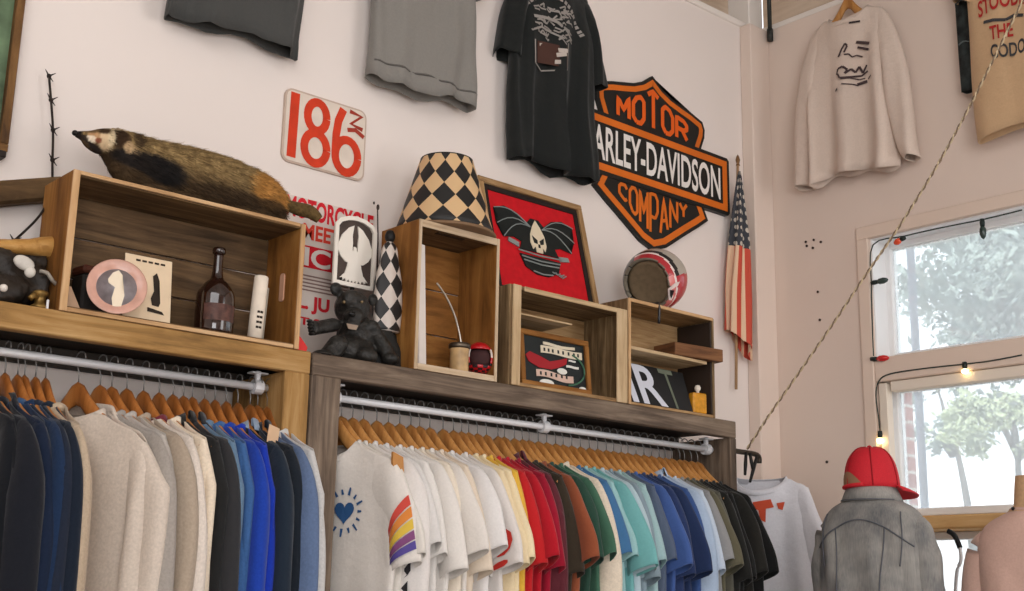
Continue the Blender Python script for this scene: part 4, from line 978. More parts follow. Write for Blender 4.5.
# ---- barbed wire strand
w0 = [(49, 76), (51, 100), (53, 130), (52.5, 160), (52, 182), (47, 203), (36, 220), (14, 241)]
pts = [PY(u, v, WY-.03-(.09 if i > 4 else .0)-.03*max(0, i-5)) for i, (u, v) in enumerate(w0)]
t = tube('barbed_wire', spline([tuple(p) for p in pts], 6), .0032, plain('rusty_wire', (46, 38, 34), .7, .4, noise_s=50, noise_a=.4), None, 7)
tag(t, 'strand of rusty barbed wire hanging at the left of the long crate', 'barbed wire')
for i in (0, 1, 2, 3, 5, 7):
    p = pts[i]; bm = bmesh.new(); a_ = .015
    for dx, dz in ((a_, a_*.7), (-a_*.9, a_*.9), (a_*.7, -a_)): add_tube(bm, [p, p+Vector((dx, -.006, dz))], [.003, .0008], 6)
    bmesh.ops.create_uvsphere(bm, u_segments=8, v_segments=6, radius=.0065, matrix=Matrix.Translation(p)); obj('barb', bm, MATS['rusty_wire'], t, True)
# ---- plank on the wall and pale club
qa, qb = PY(0, 194, WY-.03), PY(52, 190, WY-.03)
d_ = (qb-qa).normalized(); L_ = .62; mid = qb-d_*(L_/2-.03)
o = box('wall_plank', (0, 0, 0), (L_, .05, .062), wood('dark_plank_wood', (60, 44, 28), (98, 74, 46), (132, 104, 70), 2, 12), None, None, .008, 0)
o.location = mid; o.rotation_euler = (0, -math.atan2(d_.z, d_.x), 0); tag(o, 'dark brown plank fixed to the wall at the far left', 'plank')
qa, qb = PY(0, 246, FY+.10), PY(61, 248, FY+.10); d_ = (qb-qa).normalized()
bm = bmesh.new(); prof = [(-.35, .017), (-.2, .0165), (-.05, .016), (.02, .017), (.07, .020), (.10, .026), ((qb-qa).length, .031), ((qb-qa).length+.004, .028)]
pts = [qa+d_*s_ for s_, r in prof]; add_tube(bm, pts, [r for s_, r in prof], 20)
o = obj('wooden_club', bm, wood('honey_club_wood', (150, 102, 48), (186, 138, 74), (206, 162, 98), 3, 8, .45), None, True)
tag(o, 'honey-coloured wooden club with a flared end pointing at the long crate', 'club')
# ---- dark leather bag, white skull, brass piece
bq = PY(20, 296, FY+.10)
t = thing('leather_saddlebag', 'crumpled dark leather saddlebag heaped on the left shelf end', 'bag', (bq.x, FY+.11, ZS+.001))
bm = bmesh.new()
def sb(u, v, y): q = PY(u, v, FY+.11+y); return Vector((q.x-t.location.x, y, q.z-t.location.z))
for u, v, y, rx, ry, rz in ((5, 275, 0, .07, .06, .05), (25, 285, .0, .06, .06, .05), (45, 275, .02, .045, .05, .06), (40, 292, -.01, .06, .06, .04), (5, 292, -.01, .09, .07, .045), (-30, 280, 0, .12, .07, .07), (30, 262, .03, .06, .04, .035)):
    lump(bm, sb(u, v, y), (rx, ry, rz), rotz(u*.1) @ roty(v*.3))
for v in bm.verts: v.co.z = max(0, v.co.z); v.co.x = min(v.co.x, K1[0]-.008-t.location.x)
ob = obj('bag', bm, plain('crumpled_leather', (40, 33, 27), .5, noise_s=22, noise_a=.5, bump=.9), t, True); md = ob.modifiers.new('join', 'REMESH'); md.mode = 'VOXEL'; md.voxel_size = .007; md.use_smooth_shade = True
tx = bpy.data.textures.new('crumple', 'CLOUDS'); tx.noise_scale = .035
md = ob.modifiers.new('crumple', 'DISPLACE'); md.texture = tx; md.strength = .02; md.mid_level = .5
tube('grey_strap', spline([tuple(sb(40, 271, -.075)), tuple(sb(47, 273, -.085)), tuple(sb(52, 280, -.085)), tuple(sb(57, 285, -.07))], 5), .005, plain('grey_strap', (150, 142, 130), .5), t, 8)
bm = bmesh.new(); lump(bm, sb(24, 263, -.085), (.026, .012, .017), roty(.3)); lump(bm, sb(30, 272, -.088), (.013, .010, .014), roty(.3)); obj('white_patch', bm, plain('bone_white', (206, 200, 190), .5, noise_s=40), t, True)
q = PY(3.5, 288, FY+.02); 
bm = bmesh.new(); bmesh.ops.create_uvsphere(bm, u_segments=18, v_segments=12, radius=.0095)
o = obj('white_button', bm, plain('pearl_white', (222, 214, 204), .3), None, True); o.location = (q.x, FY+.02, q.z); o.parent = t; o.location = o.location-t.location
q = PY(39, 300, FY+.035)
t = thing('brass_tap', 'small dull brass fitting in front of the leather saddlebag', 'fitting', (q.x, FY+.03, ZS+.001), (0, 0, .4))
m_br = plain('dull_brass', (134, 106, 58), .4, .7, noise_s=40, noise_a=.3)
lathe('fitting_body', [(.001, 0), (.02, 0), (.02, .008), (.013, .012), (.013, .03), (.018, .034), (.018, .042), (.008, .046), (.001, .046)], m_br, t, 20)
tube('spout', [(0, 0, .026), (-.026, -.004, .028), (-.034, -.005, .018)], .007, m_br, t)
q = PY(46, 302, FY+.015)
o = box('metal_clip', (q.x+.003, FY+.012, ZS+.012), (.006, .006, .024), M_STEEL, None); tag(o, 'tiny upright metal clip beside the brass fitting', 'clip')
# ================================================================== GARMENTS AND HANGERS
def hang_z(x): ax_ = abs(x); return -.060-.172*(1-math.exp(-max(0, ax_-.012)/.125))
def make_hanger(name, mat, label, group, hook=True):
    t = thing(name, label, 'hanger', group=group)
    bm = bmesh.new(); rings = []
    n = 22
    for i in range(n+1):
        x = -.205+.41*i/n; k = abs(x)/.205
        zt_ = hang_z(x); hgt = .060-.030*k; th_ = .0085+.002*k; yb_ = 0
        ring = []
        for j in range(10):
            a_ = 2*PI*j/10; ring.append(Vector((x, yb_+th_*math.cos(a_), zt_-hgt/2+hgt/2*math.sin(a_))))
        rings.append(ring)
    add_loft(bm, rings, True, True, 0, (.05, .4)); b_ = obj('wooden_body', bm, mat, t, True)
    rad = .016
    pts = [Vector((rad*math.cos(a_), 0, -rad+rad*math.sin(a_)+.0145)) for a_ in [R(-10+k*22) for k in range(11)]]
    pts += [Vector((-.006, 0, -.028)), Vector((0, 0, -.040)), Vector((0, 0, -.066))]
    bm = bmesh.new(); add_tube(bm, pts, .0018, 7); obj('hook', bm, M_WIRE, t, True)
    return t
def copy_thing(src, loc, rot, label, group=None):
    r = src.copy(); C.objects.link(r); r.location = loc; r.rotation_euler = rot; r['label'] = label
    if group: r['group'] = group
    for ch in list(src.children):
        c = ch.copy(); C.objects.link(c); c.parent = r
        for g in list(ch.children):
            d = g.copy(); C.objects.link(d); d.parent = c
    return r
KINDS = dict(
    tee=dict(W=.255, L=.70, T=.020, sl='short', dip=.055, nk=.100, cuff=0),
    sweat=dict(W=.27, L=.68, T=.028, sl='long', dip=.03, nk=.088, cuff=1),
    hoodie=dict(W=.285, L=.68, T=.036, sl='long', dip=.03, nk=.09, cuff=1, hood=1),
    long=dict(W=.255, L=.70, T=.020, sl='long', dip=.05, nk=.096, cuff=0),
    shirt=dict(W=.27, L=.72, T=.022, sl='long', dip=.03, nk=.080, cuff=0, collar=1),
)
def garment(name, label, cat, kind, rgb, loc, rot, group=None, seed=0, trim=None, sleeve_rgb=None, fold=1., wide=1., length=1., rest=True, swing=0., on_wall=False, T=None, flare=0., sleeve=None, hemfold=0.):
    K = dict(KINDS[kind]); rr = random.Random(seed*77+5)
    W, Ln, Th, nk = K['W']*wide, K['L']*length, (T or K['T']), K['nk']
    Ws = .212*wide
    t = thing(name, label, cat, loc, rot, group)
    mat = fabric(rgb, .035 if kind in ('tee', 'long', 'shirt') else .09)
    ph = [rr.uniform(0, 6.28) for _ in range(8)]
    kx = rr.uniform(2.2, 3.6); amp = (.010 if on_wall else .0065)*fold
    N, Mr = 48, 22
    def ztop(x): return hang_z(min(abs(x), .206) if not on_wall else abs(x))+.0065-max(0, abs(x)-.206)*.9
    def wrinkle(x, t_):
        a_ = amp*min(1, t_*2.2)
        return a_*(math.sin(kx*x/W*PI+ph[0]+t_*1.2)+.5*math.sin(kx*1.9*x/W*PI+ph[1]-t_*1.7)+.35*noise.noise(Vector((x*9+ph[2], t_*4, ph[3])))*2)
    def pos(c, s, t_):
        cx_ = math.copysign(abs(c)**.75, c)
        wd = Ws+(W-Ws)*min(1, t_/.22)
        x = wd*cx_
        x0 = Ws*cx_
        z0 = ztop(x0)
        side_ = math.copysign(abs(s)**.6, s) if s else 0
        th0 = .0165
        if abs(x0) < nk:
            o = math.sqrt(max(0, 1-(x0/nk)**2))
            z0 = ztop(nk)-.004*o-((K['dip'] if s < 0 else .006)*o*(1 if s else .5))
            th0 = .0165+.030*o
        tt = t_
        th_ = th0+(Th+.007-th0)*min(1, tt/.25) if tt < .25 else Th+.007
        y = side_*th_+wrinkle(x, tt)*(1 if not on_wall else .8)
        if on_wall and s > 0: y = min(y, th_*.5)
        z = z0*(1-tt)+(-Ln)*tt - .16*tt*(1-tt)*(0 if abs(x0) < nk else .4)
        z += .012*math.sin(3*x/W+ph[4])*tt
        if hemfold:
            hf = hemfold*tt**1.5*math.sin(4.6*x/W*PI*.5+ph[6]+.6*tt); y += hf if s < 0 else min(0, hf)*0; z += .35*hf
        x += swing*tt*.10 + .008*math.sin(tt*7+ph[5])*tt
        return Vector((x, y, z))
    bm = bmesh.new(); rings = []
    for r in range(Mr+1):
        t_ = (r/Mr)**1.35
        rings.append([pos(math.cos(2*PI*j/N), math.sin(2*PI*j/N), t_) for j in range(N)])
    add_loft(bm, rings, True, False, 0, (2, 1))
    if kind == 'plaid': pass
    obj('torso', bm, mat, t, True, solid=.0028)
    # neckband / collar
    tm = fabric(trim) if trim else mat
    bm = bmesh.new()
    cols = [j for j in range(N) if abs(Ws*math.copysign(abs(math.cos(2*PI*j/N))**.75, math.cos(2*PI*j/N))) <= nk*1.06]
    rimp = []
    for k in range(29):
        a_ = 2*PI*k/28; x = nk*math.cos(a_); s = math.sin(a_); o = abs(math.sin(a_))
        z = ztop(nk)-((K['dip'] if s < 0 else .006)*o)
        y = (.0165+.030*o)*(math.copysign(abs(s)**.6, s) if abs(s) > 1e-6 else 0)
        rimp.append(Vector((x, y, z)))
    if K.get('collar'):
        rg = []
        for k in range(28):
            p = rimp[k]; out = Vector((p.x, p.y*1.6, 0)).normalized()
            rg.append([p+Vector((0, 0, -.004)), p+Vector((0, 0, .012))-out*.003, p+Vector((0, 0, .015))+out*.002, p+out*.012+Vector((0, 0, -.008)), p+out*.015+Vector((0, 0, -.016))])
        vs = [[bm.verts.new(q) for q in g] for g in rg]
        for k in range(27):
            for m_ in range(4): bm.faces.new((vs[k][m_], vs[k+1][m_], vs[k+1][m_+1], vs[k][m_+1]))
        obj('collar', bm, tm, t, True, solid=.002)
    else:
        rg = [[p*1 for p in rimp[:-1]], [p+Vector((p.x*.0, p.y*.05, -.001))+Vector((0, -.002 if p.y < 0 else .002, -.017 if p.y < 0 else -.012)) for p in rimp[:-1]]]
        inn = [p+Vector((-p.x*.05, -p.y*.06, .004)) for p in rimp[:-1]]
        outr = [p+Vector((p.x*.05, math.copysign(.003, p.y), -.016)) for p in rimp[:-1]]
        add_loft(bm, [inn, [p+Vector((0, math.copysign(.002, p.y), .004)) for p in rimp[:-1]], outr], True, False); obj('neckband', bm, tm, t, True, solid=.002)
    if K.get('hood'):
        bm = bmesh.new(); rings = []
        for k in range(9):
            f = k/8; ring = []
            for j in range(20):
                a_ = PI*j/19
                rad_ = .092+.03*math.sin(PI*f)
                ring.append(Vector((rad_*math.cos(a_)*1.15, .018+.05*math.sin(a_)*(.6+.5*f)+.02*f, ztop(.09)-.004-.15*f+.030*math.sin(a_)*(1-f))))
            rings.append(ring)
        add_loft(bm, rings, False, False); obj('hood', bm, mat, t, True, solid=.01)
    # sleeves
    sm = fabric(sleeve_rgb) if sleeve_rgb else mat
    slv = {}; sk = sleeve or (rr.uniform(.86, 1.22) if not on_wall else 1); so_ = rr.uniform(-.02, .03) if not on_wall else 0
    for sg in (1, -1):
        e = rr.uniform(-.015, .015)
        if K['sl'] == 'short':
            U = [(Ws-.05, ztop(Ws-.05)-.004), (Ws+.006, ztop(Ws)-.008), (Ws+.052, -.25), (Ws+.085+e, -.34), (Ws+.10+e, -.405)]
            Lw = [(Ws-.06, -.30), (Ws-.02, -.33), (Ws-.006, -.37), (Ws+.0, -.42), (Ws+.002, -.448)]
        else:
            U = [(Ws-.05, ztop(Ws-.05)-.004), (Ws+.008, ztop(Ws)-.008), (Ws+.055, -.26), (Ws+.075+e, -.40), (Ws+.075+e, -.55), (Ws+.06+e, -.68), (Ws+.045+e, -.74)]
            Lw = [(Ws-.07, -.33), (Ws-.03, -.36), (Ws-.015, -.40), (Ws-.02, -.50), (Ws-.015, -.60), (Ws-.01, -.70), (Ws-.008, -.75)]
        U = [(x+so_*min(1, q_/2), (z if q_ < 2 else U[1][1]+(z-U[1][1])*sk)-.035) if q_ else (x, z) for q_, (x, z) in enumerate(U)]; U[1] = (U[1][0], U[1][1]+.033); Lw = [(x+so_*.5*min(1, q_/2), (z if q_ < 1 else Lw[0][1]+(z-Lw[0][1])*sk)-.035) for q_, (x, z) in enumerate(Lw)]
        U = spline([(x, 0, z) for x, z in U], 4); Lw = spline([(x, 0, z) for x, z in Lw], 4)
        rings = []; n_ = len(U); yd = rr.uniform(-.012, .012)
        for i in range(n_):
            f = i/(n_-1); m_ = (U[i]+Lw[i])/2; h_ = (U[i]-Lw[i])/2; ty = (.012+(Th*.95)*min(1, f*3))*(1 if f < .9 or not K['cuff'] else .8)
            ring = []
            for j in range(16):
                a_ = 2*PI*j/16
                p = m_+h_*math.cos(a_)
                wr = amp*.8*min(1, f*2)*math.sin(3.2*math.cos(a_)+ph[6]+f*5*(1 if K['sl'] == 'long' else .4))
                p = Vector((p.x*sg, ty*math.sin(a_)+wr+yd*f, p.z+.004*math.sin(f*9+a_)))
                p.x += flare*sg*f*f
                ring.append(p)
            rings.append(ring)
        bm = bmesh.new(); add_loft(bm, rings, True, False, 0, (1, .6)); so = obj('sleeve', bm, sm, t, True, solid=.0028)
        slv[sg] = (U, Lw, Th, amp, ph, yd)
    if not on_wall and tuple(rot)[2] < -1.3:
        for ch in t.children:
            for v in ch.data.vertices:
                if v.co.x < -.185: v.co.x = -.185-(1-math.exp((v.co.x+.185)*14))*.014
    def front(x, z, off=.004):
        """point on the front of the torso at local x, z"""
        lo, hi = 0., 1.
        cx_ = max(-1, min(1, x/W)); c = math.copysign(abs(cx_)**(1/.75), cx_); s = -math.sqrt(max(1e-4, 1-c*c))
        for _ in range(22):
            m_ = (lo+hi)/2
            if pos(c, s, m_).z > z: lo = m_
            else: hi = m_
        p = pos(c, s, lo); return Vector((x, p.y-off, z))
    def sleeve_pt(sg, f, b, off=.004):
        U, Lw, Th_, am, ph_, yd_ = slv[sg]; n_ = len(U); q = f*(n_-1); i = min(n_-2, int(q)); k = q-i
        u_ = U[i].lerp(U[i+1], k); l_ = Lw[i].lerp(Lw[i+1], k); m_ = (u_+l_)/2; h_ = (u_-l_)/2
        ca_ = 1-2*b; ca_ = max(-.98, min(.98, ca_)); a_ = -math.acos(ca_)
        ty = .012+Th_*.95*min(1, f*3)
        wr = am*.8*min(1, f*2)*math.sin(3.2*math.cos(a_)+ph_[6]+f*5*.4)
        p = m_+h_*ca_
        return Vector((p.x*sg, ty*math.sin(a_)+wr+yd_*f-off, p.z))
    return t, front, sleeve_pt
hang_src = {}
def put_hanger(loc, rot, label, group, dark=False):
    key = 'dark' if dark else 'light'
    if key not in hang_src:
        h = make_hanger('wooden_hanger', M_HANG2 if dark else M_HANG, label, group); h.location = loc; h.rotation_euler = rot; hang_src[key] = h; return h
    return copy_thing(hang_src[key], loc, rot, label, group)
def rail_x(u, v, Y): return PY(u, v, Y).x
# ---- right-hand rail (shoulder pixel, kind, colour, what, options)
G2 = [
 (374, 'tee', (221, 214, 206), 'white tee with a blue heart and a rainbow-striped sleeve', dict(yaw=.20)),
 (383, 'tee', (218, 212, 203), 'second white tee behind the rainbow-sleeve tee', dict(yaw=0.185)),
 (393, 'long', (222, 216, 211), 'white long-sleeved top with black lettering down the sleeve', dict(yaw=0.165)),
 (405, 'tee', (214, 210, 206), 'plain white tee just right of the black-lettered sleeve', dict(yaw=0.15)),
 (418, 'tee', (223, 218, 212), 'broad white tee, second after the black-lettered sleeve', dict(yaw=0.135)),
 (431, 'tee', (225, 219, 212), 'white tee with a sharp shoulder, third after the black-lettered sleeve', dict(yaw=0.12)),
 (442, 'tee', (226, 214, 196), 'cream tee among the white tees', dict(yaw=0.11)),
 (452, 'tee', (223, 216, 208), 'white tee directly after the cream tee', {}),
 (462, 'tee', (222, 206, 186), 'oatmeal tee among the white tees', {}),
 (473, 'tee', (225, 221, 218), 'bright white tee before the red-marked white tee', {}),
 (487, 'tee', (221, 214, 208), 'white tee with red marks on its sleeve', dict(red=1)),
 (497, 'tee', (228, 208, 170), 'pale straw-coloured tee after the red-marked tee', {}),
 (504, 'tee', (232, 214, 176), 'pale butter-yellow tee beside the mustard tee', {}),
 (512, 'tee', (222, 176, 66), 'mustard yellow tee', {}),
 (522, 'tee', (188, 36, 40), 'scarlet tee next to the mustard tee', {}),
 (531, 'tee', (176, 26, 40), 'deep red tee between the scarlet and crimson tees', {}),
 (541, 'tee', (150, 24, 46), 'crimson tee', {}),
 (549, 'shirt', (92, 40, 48), 'burgundy checked shirt', {}),
 (558, 'tee', (56, 48, 38), 'dark olive-brown tee', {}),
 (566, 'tee', (142, 78, 52), 'rust brown tee', {}),
 (573, 'tee', (44, 72, 60), 'dark green tee with shade of bottle glass', {}),
 (582, 'tee', (66, 104, 84), 'mid green tee', {}),
 (592, 'sweat', (222, 208, 188), 'cream top with a crumpled lower sleeve', {}),
 (600, 'tee', (66, 110, 152), 'denim-blue tee beside the cream crumpled top', {}),
 (608, 'tee', (150, 190, 192), 'light aqua tee', {}),
 (616, 'tee', (112, 172, 172), 'turquoise tee', {}),
 (625, 'tee', (176, 196, 204), 'pale ice-blue tee', {}),
 (634, 'tee', (132, 150, 160), 'grey-blue tee', {}),
 (643, 'tee', (156, 186, 188), 'soft sea-green tee', {}),
 (651, 'tee', (84, 96, 116), 'slate tee', {}),
 (659, 'tee', (66, 92, 150), 'cobalt blue tee', {}),
 (667, 'tee', (44, 58, 96), 'navy tee left of the ink-blue tee', {}),
 (674, 'tee', (36, 50, 84), 'ink-blue tee', {}),
 (682, 'tee', (58, 84, 136), 'royal blue tee near the right end', {}),
 (690, 'shirt', (168, 186, 208), 'pale blue washed shirt', {}),
 (697, 'tee', (190, 202, 216), 'very pale blue tee', {}),
 (705, 'tee', (142, 142, 142), 'mid grey tee', {}),
 (711, 'tee', (96, 92, 74), 'olive tee', {}),
 (718, 'tee', (84, 82, 72), 'moss grey tee beside the black tees', {}),
 (725, 'tee', (36, 36, 34), 'black tee, first of the four black ones', {}),
 (731, 'tee', (30, 30, 30), 'black tee, second of the four black ones', {}),
 (737, 'tee', (38, 37, 34), 'faded black tee, third of the four black ones', {}),
 (744, 'tee', (28, 28, 28), 'black tee with a wide sleeve at the right rail end', dict(wide=1.06)),
]
def shoulder_x(u, yaw=0):
    Y = RY-.205; lo, hi = .3, 4.2
    for _ in range(40):
        m = (lo+hi)/2
        if pj((m, Y, RZ+.0127-.19))[0] < u: lo = m
        else: hi = m
    return (lo+hi)/2
def hang_row(G, group, hgroup, seed, dark_hangers=False, where=''):
    out = []; rr = random.Random(seed); lastx = None
    for i, (u, kind, rgb, lab, op) in enumerate(G):
        X = shoulder_x(u); yaw = -PI/2+op.get('yaw', .05+.05*math.sin(i*.55+seed)+rr.uniform(-.012, .012))
        X -= math.sin(yaw+PI/2)*0
        X += rr.uniform(-.004, .004)
        loc = (X, RY, RZ+.0127)
        nm = {'tee': 't_shirt', 'sweat': 'sweatshirt', 'hoodie': 'hoodie', 'long': 'long_sleeved_top', 'shirt': 'button_shirt'}[kind]
        cat = {'tee': 't-shirt', 'sweat': 'sweatshirt', 'hoodie': 'hoodie', 'long': 'top', 'shirt': 'shirt'}[kind]
        g = garment(nm, lab+' on the '+where, cat, kind, rgb, loc, (0, 0, yaw), group, seed*100+i, op.get('trim'), op.get('sleeve'), op.get('fold', 1.), op.get('wide', 1.), op.get('length', 1.), swing=op.get('swing', 0), T=op.get('T', .012 if kind == 'tee' else .016 if kind != 'hoodie' else .03))
        short = lab.split(' with ')[0] if False else lab
        put_hanger(loc, (0, 0, yaw), 'hanger under the '+' '.join(lab.split()[:11]), hgroup, dark_hangers)
        out.append(g)
    return out
rowR = hang_row(G2, 'shirts on the right-hand rail', 'wooden hangers on the right-hand rail', 2, False, 'right rail')
# prints on the first tee
t, front, slv = rowR[0]
m_blue = plain('print_blue', (44, 84, 132), .8)
bpy.context.view_layer.update()
hx, hz_ = min([(abs(pj(t.matrix_world @ front(x/200, -.335))[0]-345), x/200) for x in range(-30, 40)])[1], -.335
bm = bmesh.new()
def fpoly(bm, pts): 
    vs = [bm.verts.new(front(x, z, .0045)) for x, z in pts]; bm.faces.new(vs)
heart = []
for k in range(24):
    a_ = 2*PI*k/24; heart.append((hx+.0021*16*math.sin(a_)**3, hz_+.0021*(13*math.cos(a_)-5*math.cos(2*a_)-2*math.cos(3*a_)-math.cos(4*a_))))
fpoly(bm, heart)
obj('blue_heart', bm, m_blue, t)
bm = bmesh.new()
for k in range(15):
    a_ = 2*PI*k/15; r0_, r1_ = .046, .060+.008*(k % 2)
    if .1 < a_ < 3.0 or True:
        d0 = (math.cos(a_), math.sin(a_)); n0 = (-d0[1]*.004, d0[0]*.004)
        fpoly(bm, [(hx+d0[0]*r0_+n0[0], hz_+d0[1]*r0_+n0[1]), (hx+d0[0]*r1_+n0[0]*.6, hz_+d0[1]*r1_+n0[1]*.6), (hx+d0[0]*r1_-n0[0]*.6, hz_+d0[1]*r1_-n0[1]*.6), (hx+d0[0]*r0_-n0[0], hz_+d0[1]*r0_-n0[1])])
obj('heart_rays', bm, m_blue, t)
for k, (nm, c) in enumerate((('coral', (200, 74, 62)), ('orange', (214, 130, 58)), ('yellow', (216, 182, 70)), ('plum', (128, 74, 120)), ('violet', (86, 74, 146)))):
    bm = bmesh.new(); f0, f1 = .50+k*.075, .50+(k+.86)*.075; rows_ = []
    for q in range(13): rows_.append((bm.verts.new(slv(1, f0, .02+.96*q/12)), bm.verts.new(slv(1, f1, .02+.96*q/12))))
    for q in range(12): bm.faces.new((rows_[q][0], rows_[q][1], rows_[q+1][1], rows_[q+1][0]))
    obj('rainbow_stripe', bm, plain('stripe_'+nm, c, .85), t, 'raw')
t, front, slv = rowR[2]
bm = bmesh.new()
for q in range(13):
    f0, f1 = .16+q*.062, .16+(q+.55)*.062; b0_, b1_ = (.32, .78) if q % 3 else (.25, .84)
    for fa, fb, ba, bb_ in ((f0, f1, b0_, b1_), (f1, f1+.02, b0_ if q % 2 else .6, .45 if q % 2 else b1_)):
        bm.faces.new([bm.verts.new(slv(1, x_, y_, .005)) for x_, y_ in ((fa, ba), (fa, (ba+bb_)/2), (fa, bb_), (fb, bb_), (fb, (ba+bb_)/2), (fb, ba))])
obj('sleeve_lettering', bm, plain('print_ink', (46, 44, 48), .8), t)
t, front, slv = rowR[10]
for f0, f1, b0, b1 in ((.42, .56, .3, .8), (.62, .82, .1, .7), (.86, .96, .3, .9)):
    bm = bmesh.new(); q = [slv(1, f0+(f1-f0)*.5+(f1-f0)*.5*math.cos(2*PI*k/10), (b0+b1)/2+(b1-b0)/2*math.sin(2*PI*k/10)) for k in range(10)]
    bm.faces.new([bm.verts.new(p) for p in q]); obj('red_mark', bm, plain('print_red', (196, 54, 44), .8), t)
# small wooden tag hanging by the second tee
q = PY(391, 466, RY-.20)
o = poly('wooden_tag', [(0, 0), (.034, -.012), (.04, -.058), (.012, -.062), (.0, -.03)], 0, .008, lambda x, y, z: Vector((x, z, y)), M_HANG); o.location = (q.x-.02, RY-.235, q.z+.035)
tag(o, 'orange wooden tag hanging in front of the second white tee', 'tag')
# ---- left-hand rail
G1 = [
 (2, 'sweat', (22, 24, 29), 'black sweatshirt at the far left edge', {}),
 (14, 'hoodie', (26, 28, 35), 'charcoal black hoodie, second from the left', {}),
 (33, 'sweat', (22, 33, 54), 'navy sweatshirt, leftmost of the blue ones', dict(trim=(50, 76, 110))),
 (45, 'sweat', (28, 46, 74), 'brighter navy sweatshirt', {}),
 (55, 'sweat', (31, 38, 53), 'greyish navy sweatshirt', {}),
 (65, 'sweat', (24, 32, 45), 'inky navy sweatshirt before the beige one', {}),
 (77, 'sweat', (186, 166, 142), 'thin beige sweatshirt after the navy ones', {}),
 (109, 'hoodie', (206, 192, 178), 'big oatmeal hoodie turned towards the room', dict(yaw=.36, wide=1.12, T=.026)),
 (131, 'sweat', (158, 150, 142), 'grey marl sweatshirt right of the big hoodie', dict(yaw=0.27)),
 (146, 'sweat', (180, 172, 164), 'pale grey sweatshirt', dict(yaw=0.24)),
 (160, 'sweat', (168, 152, 134), 'taupe sweatshirt', dict(yaw=0.2)),
 (178, 'sweat', (216, 204, 192), 'off-white sweatshirt with a striped neckband', dict(trim=(110, 44, 54), yaw=.165)),
 (194, 'sweat', (226, 210, 188), 'thick cream sweatshirt', dict(yaw=0.13)),
 (209, 'shirt', (34, 34, 34), 'black work shirt after the cream sweatshirt', dict(yaw=0.1)),
 (219, 'shirt', (48, 48, 50), 'soft black overshirt', {}),
 (229, 'sweat', (98, 124, 148), 'dusty blue sweatshirt', {}),
 (241, 'sweat', (60, 96, 146), 'mid blue sweatshirt', {}),
 (253, 'sweat', (30, 62, 158), 'royal blue sweatshirt, left of two', {}),
 (263, 'sweat', (26, 54, 164), 'vivid royal blue sweatshirt, right of two', {}),
 (276, 'shirt', (32, 42, 54), 'dark navy shirt jacket with light collar', dict(trim=(140, 156, 176))),
 (287, 'shirt', (27, 33, 41), 'blackish navy shirt near the post', {}),
 (296, 'sweat', (92, 110, 142), 'slate blue sweatshirt near the post', {}),
 (305, 'sweat', (196, 194, 192), 'light grey sweatshirt nearest the post', {}),
]
rowL = hang_row(G1, 'clothes on the left-hand rail', 'wooden hangers on the left-hand rail', 1, True, 'left rail')
q = PY(265, 437, RY-.12)
o = box('card_tag', (0, 0, 0), (.045, .003, .05), plain('tag_cream', (222, 186, 150), .7)); o.location = (q.x, RY-.16, q.z); o.rotation_euler = (0, .15, .4)
tag(o, 'cream card tag hanging between the royal blue sweatshirts', 'tag')
# ================================================================== GARMENTS HUNG ON THE WALLS
def wall_hanger(loc, rot, label, sx=1.):
    h = copy_thing(hang_src['light'], loc, rot, label, 'wooden hangers on the walls'); h.scale = (sx, 1, 1); return h
def A(u, v, off=.05): return PY(u, v, WY-off)
# charcoal tee, top left
x0, x1 = A(165, 12).x, A(301, 45).x; zb_ = (A(165, 14).z+A(300, 60).z)/2; Lg = .95
loc = ((x0+x1)/2, WY-.055, zb_+Lg); W_ = (x1-x0)/2
g = garment('t_shirt', 'faded charcoal tee hung high on the wall, left of the grey hoodie', 't-shirt', 'tee', (74, 74, 72), loc, (0, 0, 0), 'garments hung on the walls', 501, None, None, 1.9, W_/.255, Lg/.70, on_wall=True, T=.03, hemfold=.018)
wall_hanger(loc, (0, 0, 0), 'hanger above the frame holding the charcoal tee', W_/.262)
# grey hoodie
x0, x1 = A(366, 60).x, A(470, 80).x; zb_ = (A(372, 82).z+A(462, 109).z)/2; Lg = .92
loc = ((x0+x1)/2, WY-.065, zb_+Lg); W_ = (x1-x0)/2
g, gf, gs = garment('hoodie', 'washed grey sweatshirt hung high on the wall, left of the black tee', 'sweatshirt', 'tee', (134, 130, 124), loc, (0, 0, 0), 'garments hung on the walls', 512, None, None, 2.3, W_/.255, Lg/.70, on_wall=True, T=.034, hemfold=.022, sleeve=1.12)
bm = bmesh.new()
pts = [gf(W_*(-.98+1.96*k/24), -Lg+.052, .003) for k in range(25)]
add_tube(bm, pts, .0035, 6); obj('waistband_seam', bm, fabric((96, 92, 88)), g, True)
wall_hanger(loc, (0, 0, 0), 'hanger above the frame holding the grey sweatshirt', W_/.262)
# black tee with printed back
x0, x1 = A(509, 130, .06).x, A(593, 150, .06).x; zb_ = (A(518, 160, .06).z+A(592, 184, .06).z)/2; Lg = .90
loc = ((x0+x1)/2, WY-.06, zb_+Lg); W_ = (x1-x0)/2
g, gf, gs = garment('t_shirt', 'black tee with a pale garage print hung beside the shield sign', 't-shirt', 'tee', (34, 36, 35), loc, (0, 0, 0), 'garments hung on the walls', 523, None, None, 1.9, W_/.255, Lg/.70, on_wall=True, T=.034, hemfold=.035, sleeve=1.3)
wall_hanger(loc, (0, 0, 0), 'hanger above the frame holding the printed black tee', W_/.262)
m_pg = plain('print_pale_grey', (150, 144, 138), .85); m_pb = plain('print_brown', (74, 48, 40), .85)
def G(u, v): q = A(u, v, .1); return q.x-loc[0], q.z-loc[2]
def gquad(bm, pts): bm.faces.new([bm.verts.new(gf(x, z, .0045)) for x, z in pts])
